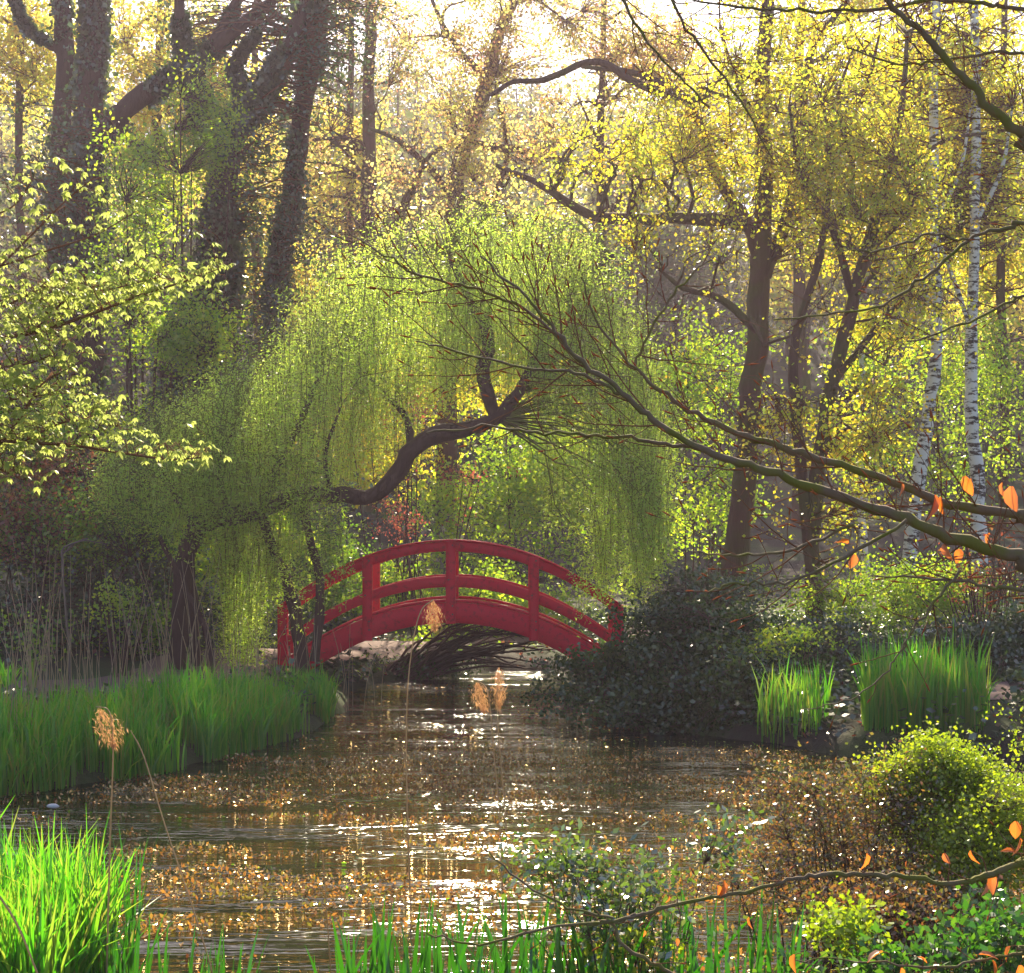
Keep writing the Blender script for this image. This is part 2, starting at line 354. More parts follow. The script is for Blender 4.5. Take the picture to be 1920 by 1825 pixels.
for side, y in ((0, YB), (1, YB+BW)):
    o = arcbar(-2.72, 2.72, 1.335, .140, 1.02, .158, y, .09).build('arch_beam', M['red_paint'], bridge)
    arcbar(-2.5, 2.5, 1.385, .140, 1.339, .140, y+.004, .07).build('kerb_rail', M['red_paint'], bridge)
    arcbar(-2.62, 2.62, ZR-.035, KR, ZR-.185, KR, y+.02, .06).build('top_rail', M['red_paint'], bridge)
    arcbar(-2.66, 2.66, ZR, KR, ZR-.032, KR, y-.025, .15).build('rail_cap', M['red_paint'], bridge)
    arcbar(-2.58, 2.58, ZR-.565, KR, ZR-.735, KR, y+.02, .06).build('middle_rail', M['red_paint'], bridge)
    for dx in (-2.58, -1.28, 0.0, 1.28, 2.58):
        mbp = MB(); zt = ZR-KR*dx*dx-.036; zb = 1.02-.158*dx*dx-.01-(.35 if abs(dx) > 2 else 0)
        w = .148; yy = y-.05; dd = .16 if side == 0 else .19
        # chamfered post
        s_ = .012; prof = [(-w/2+s_, 0), (w/2-s_, 0), (w/2, s_), (w/2, dd-s_), (w/2-s_, dd), (-w/2+s_, dd), (-w/2, dd-s_), (-w/2, s_)]
        V = np.array([[(a+BX+dx, yy+b_, z) for a, b_ in prof] for z in (zb, zt)]).reshape(-1, 3)
        mbp.add(V, [[i_, (i_+1) % 8, 8+(i_+1) % 8, 8+i_] for i_ in range(8)]); mbp.add(V[8:], [list(range(8))]); mbp.add(V[:8], [list(range(7, -1, -1))])
        mbp.build('post', M['red_paint'], bridge)
# bolts holding rails and beam to the posts
M['bolt'] = pbr('bolt', (.10, .02, .025), .5)
bolt = None
for dx in (-2.58, -1.28, 0.0, 1.28, 2.58):
    for zoff in (-.09, -.62, -1.02, -1.15):
        if bolt is None:
            mbp = MB(); a_ = np.linspace(0, 2*np.pi, 8, endpoint=False); V = np.array([[math.cos(q)*.014*f, y_, math.sin(q)*.014*f] for y_, f in ((0, 1), (-.010, .8)) for q in a_])
            mbp.add(V, [[i_, (i_+1) % 8, 8+(i_+1) % 8, 8+i_] for i_ in range(8)]); mbp.add(V[8:], [list(range(8))]); bolt = mbp.build('bolt', M['bolt'], bridge); o = bolt
        else: o = link('bolt', bolt.data, bridge)
        o.location = (BX+dx+(.03 if zoff != -.62 else -.03), YB-.05, ZR-KR*dx*dx+zoff)
# deck boards (one shared mesh)
mbp = MB(); mbp.box((0, 0, 0), (.128, BW-.12, .035)); dk = None
xd = -2.62
while xd < 2.63:
    if dk is None: dk = mbp.build('deck_board', M['deck'], bridge); o = dk
    else: o = link('deck_board', dk.data, bridge)
    o.location = (BX+xd, YB+BW/2+.045, 1.335-.14*xd*xd-.025+random.uniform(-.004, .004)); o.rotation_euler = (0, math.atan(.28*xd), 0)
    xd += .136*math.cos(math.atan(.28*xd))
# underside joists
for yj in (.45, .9):
    arcbar(-2.6, 2.6, 1.285, .141, 1.12, .15, YB+yj, .07).build('joist', M['red_paint'], bridge)
for sx in (-1, 1):
    mbp = MB(); mbp.box((BX+sx*2.75, YB+BW/2+.05, 0.12), (.5, BW+.3, .42))
    mbp.build('abutment', pbr('stone abutment', lambda nt: mixc(nt, (.12, .10, .09), (.22, .2, .18), noise(nt, 6, 5)), .9, bb, .5, .03), bridge)

# ------------------------------------------------------------------ vegetation builders
def blobs_sample(blobs, n, gap=0.0, gs=1.2, shell=0.0, o=0.0):
    """blobs: (px,py,Y,rx_px,ry_px,ry_m); returns points, world space"""
    B = []
    for b_ in blobs:
        c = W(b_[0], b_[1], b_[2]); B.append((*c, b_[3]/F*b_[2], b_[5], b_[4]/F*b_[2]))
    B = np.array(B); vol = B[:, 3]*B[:, 4]*B[:, 5]; vol = vol**.55
    out_ = []
    tot = 0
    while tot < n:
        k = R.choice(len(B), n*2, p=vol/vol.sum())
        d = rdir(n*2); r = R.uniform(0, 1, n*2)**(1/3)
        if shell > 0: r = 1-(1-r)*(1-shell)
        r = r*(1+.5*nz(d*2.6+B[k, :3], 1.4, o+2)+.12*R.normal(size=len(r)))
        P = B[k, :3]+d*r[:, None]*B[k, 3:6]
        if gap > -1: P = P[nz(P, gs, o) > gap-1e-9]
        gap -= .15
        out_.append(P); tot += len(P)
    return np.concatenate(out_)[:n]
def skeleton_crown(mb, limbs, C, r_tip=.006, r_mid=.02, sides=3, sag=.1, K=4, maxlen=9):
    """twigs from nearest limb point to every cluster centre C"""
    LP = np.concatenate([q for q, _ in limbs]); LR = np.concatenate([r for _, r in limbs])
    tw = []; rr = []
    for c in C:
        d = np.linalg.norm(LP-c, axis=1)+.8*np.maximum(LP[:, 2]-c[2], 0)+LR*2
        j = np.argmin(d)
        if np.linalg.norm(LP[j]-c) > maxlen: continue
        a = LP[j]; t = np.linspace(0, 1, K)[:, None]
        P = a+(c-a)*t; ln = np.linalg.norm(c-a)
        P[:, 2] += np.sin(t[:, 0]*np.pi)*ln*sag
        P[1:-1] += R.normal(size=(K-2, 3))*ln*.07
        tw.append(P); r0 = min(LR[j]*.6, r_mid*max(ln, .4)**.5)
        rr.append(np.linspace(max(r0, r_tip), r_tip, K))
    if tw: mb.tubes(np.array(tw), np.array(rr), sides)
    return np.array(tw)
def tree(name, label, cat, limbs, blobs, n_cl, per, spread, lsize, lmat, bark='bark', group=None, gap=0.0, gs=1.0, aspect=.75, sides=8,
         twig_r=.02, second=0, ivy=0, base_flare=True, leafpart='crown', o=0.0, jitter=.35, tip=.006, sec_len=1.6):
    t = thing(name, label, cat, group)
    mbt = MB(); LB = []
    for k, lb in enumerate(limbs):
        P, r = lb
        LB.append(limb(mbt, P, r, max(10, len(P)*4), sides, .12))
    # secondary branches out of limbs
    if second:
        mbs = MB()
        C2 = blobs_sample(blobs, second, gap-.2, gs, o=o)
        tw = skeleton_crown(mbs, LB, C2, .012, twig_r*2.0, 5, .12, 6, 12)
        for p_ in tw: LB.append((p_, np.linspace(.03, .012, 6)))
        if mbs.n: mbs.build('branches', M[bark], t, smooth=True, kind='stuff')
    mbt.build('trunk', M[bark], t, smooth=True)
    if n_cl:
        C = blobs_sample(blobs, n_cl, gap, gs, o=o); C = C+R.normal(size=C.shape)*np.array([.22, .22, .2])*(C[:, 1:2] > 26)
        mw = MB(); TW = skeleton_crown(mw, LB, C, tip, twig_r)
        if mw.n: mw.build('twigs', M['twig'], t, kind='stuff')
        k = R.integers(0, len(C), n_cl*per)
        P = C[k]+R.normal(size=(len(k), 3))*spread*np.array([1, 1, .75])
        if len(TW):
            h_ = int(len(k)*.6); j = R.integers(0, len(TW), h_); u = (1-.75*R.uniform(0, 1, h_)**1.3)*3; i0 = np.minimum(u.astype(int), 2); fr = (u-i0)[:, None]
            P[:h_] = TW[j, i0]*(1-fr)+TW[j, i0+1]*fr+R.normal(size=(h_, 3))*spread*.5
        ml = MB(); ml.leaves(P, lsize*R.uniform(1-jitter, 1+jitter, len(P)), aspect)
        ml.build(leafpart, M[lmat], t, kind='stuff')
    if ivy:
        mi = MB(); LPs = []
        for q, r in LB[:len(limbs)]:
            m_ = int(ivy*len(q)/10); j = R.integers(0, len(q)-1, m_); u = R.uniform(0, 1, m_)[:, None]
            P = q[j]*(1-u)+q[j+1]*u; d = rdir(m_); d[:, 2] *= .3; d = unit(d)
            P = P+d*(r[j][:, None]*(1.0+R.exponential(.22, m_)[:, None]))
            keep = nz(P, 2.2, 2.0) > -.15; LPs.append((P[keep], d[keep]))
        P = np.concatenate([a for a, _ in LPs]); d = np.concatenate([b_ for _, b_ in LPs])
        mi.leaves(P, R.uniform(.07, .14, len(P)), .9, d=rdir(len(P))*.6+np.array([0, 0, -.6]), nrm=None)
        mi.build('ivy', M['ivy'], t, kind='stuff')
    return t
def px_r(r, Yd): return [v/F*Yd for v in r]
def LB_(pts, rpx, Yd): return (WP(pts, Yd), px_r(rpx, Yd))
# ------------------------------------------------------------------ background wood and far hill
def fartree_mesh(h, n, leafm, seed, wd=.3, ls=.32, spr=.55):
    mt = MB(); P = np.array([(0, 0, -1), (.1, 0, h*.3), (-.1, .1, h*.65), (0, 0, h)]); r = [h*.017, h*.014, h*.009, .02]
    q = limb(mt, P, r, 9, 5, .2)
    C = rdir(60)*(R.uniform(0, 1, 60)**.4)[:, None]*np.array([h*wd, h*wd, h*.36])+np.array([0, 0, h*.64])
    C = C[nz(C, .5, seed) > -.2]
    skeleton_crown(mt, [q], C, .02, .05, 3, .1, 4, 99)
    k = R.integers(0, len(C), n); L_ = C[k]+R.normal(size=(n, 3))*spr*h*.07
    ml = MB(); ml.leaves(L_, ls*R.uniform(.6, 1.4, n), .8)
    return mt, ml
hz = []
for si, (h, n, lm, ls, spr) in enumerate([(13, 3200, 'farleaf', .30, 1.2), (15, 2600, 'farleaf', .28, 1.3), (11, 2600, 'gold', .24, 1.2)]):
    mt, ml = fartree_mesh(h, n, lm, si, ls=ls, spr=spr); hz.append((mt, ml, lm))
spots = []
for row, (yy, nx_) in enumerate([(66, 13), (78, 14), (92, 15), (108, 16), (126, 18)]):
    hw = yy*.40
    for k in range(nx_):
        spots.append((-hw+2*hw*(k+R.uniform(.2, .8))/nx_, yy+R.uniform(-4, 4), row))
protos = []
for x, y, row in spots:
    pk = R.integers(0, 2) if R.uniform() < .85 else 2
    pick = [q for q in protos if q[0] == pk]
    z = float(ground(x, y)); s_ = R.uniform(.8, 1.15)
    t = thing('forest_tree', 'hazy thin tree of the far wooded slope behind the garden', 'tree', 'trees on the far hillside', (x, y, z))
    t.rotation_euler = (0, 0, R.uniform(0, 6.28)); t.scale = (s_, s_, s_)
    if not pick:
        a = hz[pk][0].build('trunk', M['bark'], t, smooth=True); b_ = hz[pk][1].build('crown', M[hz[pk][2]], t, kind='stuff'); protos.append((pk, a, b_))
    else:
        link('trunk', pick[0][1].data, t); link('crown', pick[0][2].data, t, kind='stuff')

# golden middle-distance trees (backlit crowns over the whole top of the picture)
def gt(px, Y, base_py, blobs, lab, m_='gold', second=26, n=260, per=60, spread=.17, ls=.115, rr=16, gap=-.1, gs=.6, trunk=None, bark='bark', limbs_px=(), **kw):
    tp = trunk or [(px, base_py), (px+6, base_py-250), (px-5, base_py-600), (px+4, base_py-1000)]
    L_ = [LB_(tp, np.linspace(rr, rr*.45, len(tp)), Y)]
    for lp in limbs_px: L_.append(LB_(lp[0], np.linspace(lp[1], lp[1]*.35, len(lp[0])), Y))
    return tree('broadleaf_tree', lab, 'tree', L_, blobs, int(n*2.3), int(per/3.2), spread, ls, m_, bark=bark, gap=gap, gs=gs, second=second, **kw)
gt(690, 46, 960, [(690, 150, 46, 160, 200, 3), (600, 320, 46, 120, 130, 2.5), (760, 60, 46, 150, 120, 3)], 'tall straight tree with golden pink leaves just left of the middle of the picture', 'gold_pink', n=300, per=50, ls=.09, rr=19, group='golden backlit trees', trunk=[(700, 960), (694, 600), (690, 370), (692, 100), (690, -60)])
gt(657, 49, 960, [(500, 60, 49, 110, 170, 2.5), (655, 260, 49, 80, 170, 2)], 'thin dark trunk close left of the tall straight golden tree', 'gold', n=110, per=60, rr=10, group='golden backlit trees', trunk=[(664, 960), (658, 600), (655, 370), (658, 100), (655, -60)])
gt(850, 43, 960, [(860, 200, 43, 170, 180, 3), (930, 330, 43, 180, 110, 3), (1000, 60, 43, 190, 120, 2.5), (780, 330, 44, 110, 110, 2)], 'crooked wide golden tree forking behind the willow top', 'gold_pink', n=470, per=44, ls=.09, rr=20, group='golden backlit trees',
   trunk=[(835, 960), (845, 600), (850, 370), (872, 270), (915, 150), (935, 60), (985, -40)], limbs_px=[([(850, 370), (790, 300), (740, 260), (690, 240)], 9), ([(872, 270), (960, 280), (1060, 300), (1110, 330)], 10), ([(845, 600), (900, 430), (950, 300), (930, 160)], 9), ([(735, 430), (770, 360), (800, 300), (850, 260)], 9), ([(915, 150), (850, 80), (800, -20)], 8)])
gt(1130, 44, 960, [(1130, 330, 44, 170, 120, 3), (1050, 220, 44, 130, 90, 2), (1220, 120, 44, 120, 90, 2)], 'loose tree with coral and yellow leaf tips right of the willow top', 'gold_pink', n=380, per=40, ls=.085, rr=12, group='golden backlit trees', gap=0)
gt(300, 44, 900, [(300, 110, 44, 190, 160, 3), (230, 300, 44, 150, 120, 3), (420, 230, 44, 110, 140, 2.5)], 'bright golden tree glowing behind the ivy covered trunks at the upper left', 'gold', n=380, per=60, rr=14, group='golden backlit trees')
gt(40, 45, 900, [(30, 130, 45, 130, 170, 3), (60, 360, 45, 120, 110, 2)], 'golden tree at the far upper left edge', 'gold', n=230, per=60, rr=12, group='golden backlit trees')
gt(480, 50, 900, [(470, 350, 50, 130, 150, 3), (560, 560, 50, 110, 110, 2)], 'golden tree seen low between the two leaning ivy trunks', 'gold', n=240, per=55, rr=12, group='golden backlit trees')
gt(1500, 46, 980, [(1500, 60, 46, 200, 110, 3), (1700, 150, 46, 180, 160, 3), (1880, 120, 46, 150, 200, 3)], 'tall yellow tree filling the upper right background', 'yellow', n=420, per=60, rr=16, group='golden backlit trees')
gt(1880, 42, 1000, [(1880, 460, 42, 110, 130, 2.5), (1800, 300, 42, 120, 120, 2.5)], 'yellow tree at the right edge behind the birches', 'yellow', n=260, per=60, rr=12, group='golden backlit trees')

# ------------------------------------------------------------------ right: big yellow tree, leaning tree, birches
tree('broadleaf_tree', 'large forked tree with small yellow leaves, right of the willow', 'tree',
     [LB_([(1375, 1080), (1390, 950), (1405, 780), (1420, 620), (1425, 480)], [27, 22, 21, 21, 20], 29),
      LB_([(1425, 490), (1400, 420), (1345, 330), (1290, 190), (1200, 140), (1090, 125)], [15, 13, 10, 8, 6, 4], 29),
      LB_([(1425, 490), (1432, 330), (1428, 180), (1440, 0), (1445, -80)], [18, 16, 14, 12, 10], 29),
      LB_([(1435, 520), (1480, 390), (1500, 260), (1520, 100), (1590, 0)], [13, 11, 9, 7, 5], 29), LB_([(1490, 330), (1550, 250), (1620, 170), (1650, 60)], [7, 6, 4, 2], 28.5), LB_([(1428, 250), (1380, 150), (1350, 50)], [7, 5, 3], 29),
      LB_([(1300, 190), (1200, 160), (1120, 115), (1020, 150), (960, 155), (920, 180)], [9, 8, 7, 6, 5, 4], 28),
      LB_([(1420, 620), (1350, 560), (1280, 540), (1230, 500)], [9, 7, 5, 3], 28),
      LB_([(1400, 420), (1300, 410), (1150, 410), (1090, 395), (1010, 345), (930, 310)], [13, 12, 11, 9, 7, 4], 28)],
     [(1330, 380, 28.5, 190, 190, 3), (1440, 180, 29, 200, 170, 3), (1290, 560, 28, 130, 120, 2), (1560, 330, 28.5, 160, 180, 2.5), (1430, 760, 27, 110, 200, 1.5), (1180, 470, 28, 110, 80, 1.3), (1350, 640, 27, 130, 170, 1.6), (1130, 330, 28, 130, 110, 1.4), (1240, 300, 28, 110, 130, 2)],
     1500, 15, .16, .068, 'yellow', group=None, gap=-.02, gs=.9, second=60)
tree('broadleaf_tree', 'slender leaning many stemmed yellow tree between the forked tree and the birches', 'tree',
     [LB_([(1530, 1200), (1522, 1000), (1545, 800), (1600, 560), (1655, 360), (1690, 200), (1702, 60)], [18, 15, 14, 12, 9, 6, 4], 27.5),
      LB_([(1520, 1040), (1500, 850), (1490, 650), (1540, 470), (1560, 300)], [13, 11, 9, 7, 4], 27.5),
      LB_([(1600, 560), (1560, 430), (1500, 330), (1480, 200)], [8, 7, 5, 3], 27.5),
      LB_([(1655, 360), (1720, 300), (1780, 260), (1850, 250)], [6, 5, 4, 3], 27.5),
      LB_([(1560, 430), (1600, 330), (1570, 200), (1600, 90)], [6, 5, 4, 2], 27.8), LB_([(1620, 480), (1700, 400), (1740, 300)], [6, 4, 2], 27.2), LB_([(1560, 720), (1640, 620), (1700, 560), (1760, 540)], [8, 6, 5, 3], 27.5)],
     [(1640, 600, 27.5, 130, 130, 2), (1620, 360, 27.5, 170, 160, 2), (1640, 790, 27.3, 110, 110, 1.5), (1700, 180, 29.5, 150, 130, 1.5), (1600, 860, 27, 120, 160, 1.5)],
     1350, 15, .16, .068, 'yellow', group=None, gap=-.02, gs=.9, second=50)
for lab, tp, rr in (('white birch with dark lower bark, nearer the middle of the birch group', [(1700, 1080), (1722, 900), (1748, 740), (1757, 600), (1750, 420), (1752, 200), (1756, -40)], 15),
                    ('straight white birch rightmost of the birches', [(1838, 1080), (1832, 900), (1822, 760), (1822, 620), (1828, 420), (1830, 200), (1826, -40)], 15)):
    tree('birch_tree', lab, 'birch', [LB_(tp, np.linspace(rr, rr*.5, 7), 30), LB_([(tp[4][0], tp[4][1]), (tp[4][0]+50, 320), (tp[4][0]+70, 200)], [5, 4, 2], 30), LB_([(tp[3][0], tp[3][1]), (tp[3][0]-50, 480), (tp[3][0]-90, 380)], [5, 4, 2], 30)],
         [(tp[3][0]+10, 360, 31, 100, 170, 1.2), (tp[5][0], 120, 31, 110, 140, 1.5), (tp[2][0], 800, 31.5, 90, 90, .6)], 520, 17, .18, .07, 'yellow', bark='birch', group='birches at the right', gap=0)
tree('birch_tree', 'short pale birch stem standing low behind the bare twigs', 'birch', [LB_([(1628, 1100), (1618, 1000), (1612, 900), (1618, 700), (1610, 560)], [9, 8, 7, 6, 3], 35)], [(1615, 720, 35, 70, 120, 1)], 60, 40, .25, .09, 'lime', bark='birch', group='birches at the right')

# lime/green understory right of the willow
def bush(name, lab, blobs, n_cl, per, spread, ls, lm, base=None, group=None, cat='bush', stems=9, gap=-.1, gs=1.2, aspect=.7, twig='twig', bark='bark_dark', rst=.02, name_leaf='foliage', jitter=.35, o=0.0, sr=.008):
    t = thing(name, lab, cat, group)
    if per > 20: n_cl, per, spread = int(n_cl*2.2), int(per/2.2), spread*.62
    C = blobs_sample(blobs, n_cl, gap, gs, o=o); C = C+R.normal(size=C.shape)*spread*.8
    bx, by = (base if base is not None else (C[:, 0].mean(), C[:, 1].mean()))
    LBs = []; ms = MB(); ext = C.std(0)
    for k in range(stems):
        c = C[R.integers(0, len(C))]; b0 = np.array([bx+(c[0]-bx)*.45+R.normal()*ext[0]*.25, by+(c[1]-by)*.4+R.normal()*ext[1]*.25, 0]); b0[2] = min(max(float(ground(b0[0], b0[1])), -.15)-.05, c[2]-.1)
        mid = b0*.5+c*.5+R.normal(size=3)*.08*ext.mean(); mid[2] += .05
        LBs.append(limb(ms, [b0, mid, c], [rst, rst*.7, rst*.35], 8, 5, .3))
    skeleton_crown(ms, LBs, C, sr*.5, sr*1.5)
    ms.build('stems', M[bark], t, smooth=True, kind='stuff')
    k = R.integers(0, len(C), n_cl*per); P = C[k]+R.normal(size=(len(k), 3))*spread*np.array([1, 1, .8])
    P[:, 2] = np.maximum(P[:, 2], np.maximum(ground(P[:, 0], P[:, 1]), 0)+.01)
    ml = MB(); ml.leaves(P, ls*R.uniform(1-jitter, 1+jitter, len(P)), aspect); ml.build(name_leaf, M[lm], t, kind='stuff')
    return t
bush('shrub', 'lime green thicket in the gap right of the hanging willow', [(1300, 760, 34, 110, 120, 1.5), (1340, 930, 33, 90, 90, 1.5), (1250, 980, 33, 60, 60, 1)], 150, 45, .3, .09, 'lime', group=None)
bush('shrub', 'lime green bushes growing under the birches', [(1700, 880, 33, 130, 80, 1.3), (1820, 700, 38, 120, 130, 1.6), (1860, 860, 34, 90, 90, 1.3)], 190, 45, .3, .085, 'lime')
bush('shrub', 'low yellow green bush at the foot of the leaning tree', [(1450, 1110, 25, 110, 60, 1.), (1610, 1130, 26, 140, 55, 1.2), (1750, 1110, 27, 110, 60, 1.)], 240, 45, .2, .06, 'lime')
bush('shrub', 'bare reddish brown bush at the right edge under the beech boughs', [(1850, 1090, 24, 110, 70, 1.)], 110, 8, .16, .05, 'rust', stems=60, rst=.012)
bush('shrub', 'spreading branch of yellow leaves above the dark pond side mound', [(1480, 1195, 20.5, 90, 14, .4), (1420, 1225, 20.2, 70, 12, .4)], 70, 40, .09, .045, 'lime', stems=5)
bush('shrub', 'olive green thicket far beyond the bridge', [(1050, 880, 36, 130, 120, 1.5), (900, 960, 38, 140, 70, 1.5), (960, 1060, 34, 170, 60, 1.5)], 300, 50, .35, .10, 'lime')
bush('shrub', 'tangle of bushes seen through the bridge arch', [(800, 1110, 33, 130, 60, 1.2), (960, 1130, 31, 120, 60, 1.2), (880, 1210, 29.5, 130, 35, .8)], 260, 45, .22, .07, 'lime')
bush('shrub', 'green bushes beyond the path behind the left bridge end', [(640, 1120, 32, 110, 70, 1.2), (560, 1010, 34, 120, 90, 1.2)], 200, 45, .25, .08, 'green')
bush('japanese_maple', 'small red leaved maple glowing above the bridge rail', [(815, 950, 31, 90, 18, .8), (840, 888, 31, 80, 12, .7), (780, 985, 31, 90, 12, .7)], 70, 12, .12, .055, 'red', cat='maple', base=(-1.5, 31))
bush('japanese_maple', 'small red leaved maple higher up inside the willow gap', [(745, 760, 33, 80, 40, .8)], 50, 19, .14, .06, 'red', cat='maple')
bush('shrub', 'golden bushy tree seen through the gap in the willow', [(780, 740, 42, 170, 110, 2), (700, 860, 40, 120, 80, 2), (1000, 700, 44, 160, 120, 2)], 300, 55, .4, .11, 'yellow', cat='tree')

# ------------------------------------------------------------------ left: ivy trunks
tree('ivy_tree', 'straight ivy clad trunk at the upper left with a mossy limb rising to the right', 'tree',
     [LB_([(140, 1120), (150, 900), (162, 600), (168, 330), (172, 100), (172, -80)], [44, 36, 30, 27, 22, 21], 33),
      LB_([(190, 265), (240, 200), (310, 150), (370, 112), (430, 65), (530, -15)], [24, 20, 18, 16, 12, 9], 32.6),
      LB_([(385, 100), (420, 45), (460, -30)], [12, 9, 7], 32.6), LB_([(230, 260), (270, 275), (290, 300)], [8, 6, 3], 32.6)],
     [(90, 330, 32, 110, 150, 1.5)], 60, 30, .25, .09, 'ivy', bark='bark_dark', ivy=4200)
tree('ivy_tree', 'slimmer dark trunk just left of the straight ivy trunk', 'tree',
     [LB_([(105, 1120), (110, 700), (113, 400), (118, 150), (117, -80)], [26, 24, 20, 18, 16], 35),
      LB_([(112, 95), (75, 70), (45, 40), (20, -30)], [10, 9, 8, 6], 35)], [(100, 500, 34, 60, 150, 1)], 30, 20, .25, .09, 'ivy', bark='bark_dark', ivy=2200)
tree('ivy_tree', 'huge leaning trunk wrapped in dark ivy, left of the willow dome', 'tree',
     [LB_([(330, 1050), (345, 800), (385, 620), (412, 450), (425, 270), (480, 190), (560, 60), (600, -60)], [50, 42, 38, 36, 24, 18, 18, 18], 31),
      LB_([(425, 300), (395, 230), (360, 150), (340, 60), (330, -60)], [22, 17, 13, 10, 8], 31),
      LB_([(470, 200), (440, 120), (500, 40)], [10, 7, 4], 31)],
     [(600, 120, 31, 90, 170, 1.4), (520, 290, 31, 80, 80, 1.2), (640, 20, 31, 70, 100, 1.2), (420, 640, 30.5, 90, 110, 1), (480, 400, 31, 60, 140, .8)], 420, 14, .22, .085, 'ivy', bark='bark_dark', ivy=7000)
tree('ivy_tree', 'narrow dark trunk dropping into the willow dome', 'tree',
     [LB_([(505, 1000), (515, 640), (520, 520), (548, 350), (570, 200), (610, -40)], [17, 17, 19, 20, 18, 15], 32.5)], [(560, 430, 32, 45, 150, .6), (350, 120, 33, 50, 130, .6)], 130, 12, .2, .09, 'ivy', bark='bark_dark', ivy=2500)
bush('shrub', 'fresh green young tree between the two ivy trunks', [(300, 350, 29, 110, 120, 1.5), (270, 560, 28.5, 130, 120, 1.3), (380, 260, 29, 60, 120, 1), (180, 700, 28, 110, 110, 1.2)], 420, 30, .26, .07, 'lime', cat='tree', stems=14, rst=.04)
bush('shrub', 'rounded green bush in front of the foot of the leaning ivy trunk', [(340, 650, 27.5, 100, 38, .7), (390, 600, 27.5, 50, 28, .5), (240, 800, 27, 130, 90, 1), (90, 720, 28, 120, 160, 1.2)], 240, 26, .3, .07, 'lime')
bush('shrub', 'dark reddish leaved shrub at the left edge of the picture', [(40, 980, 24, 110, 70, 1), (120, 900, 25, 120, 60, 1), (60, 700, 27, 120, 90, 1.2)], 220, 26, .24, .065, 'red_dark')
bush('shrub', 'mid green undergrowth filling the left bank behind the reeds', [(80, 820, 25.5, 160, 110, 1), (130, 1000, 24, 170, 80, 1), (90, 1190, 21.5, 150, 40, .7), (300, 1170, 24, 100, 60, .7), (450, 1235, 24.5, 60, 20, .4)], 330, 36, .22, .065, 'green')
bush('shrub', 'shaded dark thicket on the left bank', [(150, 1080, 24.5, 200, 110, 1.2), (330, 1140, 25, 110, 90, .8), (60, 1180, 23.5, 120, 60, .8)], 300, 30, .22, .075, 'ivy')
bush('shrub', 'bright green bush behind the slanting willow stems', [(450, 1130, 27, 110, 120, 1), (430, 1010, 27.5, 120, 80, 1)], 240, 50, .2, .07, 'lime', o=3)
bush('shrub', 'light green leafy sapling on the left bank', [(215, 1130, 21.5, 50, 50, .4)], 40, 16, .07, .05, 'lime')
bush('shrub', 'dark laurel mass closing the left background', [(60, 900, 37, 200, 110, 2), (300, 920, 36, 260, 100, 2), (120, 950, 34, 260, 100, 2)], 260, 40, .4, .16, 'ivy')

# ------------------------------------------------------------------ willow
YW = 22.8
wt = thing('willow_tree', 'weeping willow with bent dark trunk and fresh green curtains over the bridge ends', 'willow')
mt = MB(); WL = []
for pts, rr, y in (([(325, 1300), (335, 1180), (345, 1060), (372, 990), (430, 968), (490, 958), (560, 930), (620, 926), (690, 932), (735, 900), (770, 850), (820, 815), (880, 805), (930, 785), (965, 745), (985, 715)], [18, 16, 18, 20, 19, 16, 15, 15, 15, 17, 17, 17, 15, 13, 12, 10], 22.8),
                   ([(370, 1290), (360, 1150), (352, 1040)], [13, 12, 11], 23.2),
                   ([(566, 1290), (562, 1200), (550, 1120), (522, 1050), (495, 980), (500, 920), (560, 800), (600, 700)], [16, 14, 12, 9, 10, 9, 7, 5], 23.1),
                   ([(590, 1240), (600, 1100), (575, 990), (560, 930)], [9, 9, 8, 8], 22.8),
                   ([(770, 850), (760, 780), (700, 720), (660, 660)], [8, 6, 4, 2], 24.6),
                   ([(930, 785), (905, 700), (918, 640), (880, 560), (840, 480)], [11, 14, 12, 8, 5], 23.6),
                   ([(985, 715), (1040, 600), (1100, 520), (1150, 480)], [10, 8, 6, 4], 24.4),
                   ([(430, 968), (410, 880), (440, 800)], [7, 5, 2], 22.3),
                   ([(372, 990), (310, 900), (290, 830)], [10, 7, 4], 22.6),
                   ([(620, 926), (610, 850), (640, 760)], [5, 4, 2], 22.5),
                   ([(300, 1010), (335, 1080), (385, 1180), (400, 1270)], [4, 6, 6, 6], 22.2)):
    if y > 23.4 or pts[0] == (430, 968):
        pts = [(a, b_, 22.8+(y-22.8)*k/(len(pts)-1)) for k, (a, b_) in enumerate(pts)]
    WL.append(limb(mt, WP(pts, y), px_r(rr, y), len(pts)*3, 9, .10))
mt.build('trunk', M['bark_dark'], wt, smooth=True)
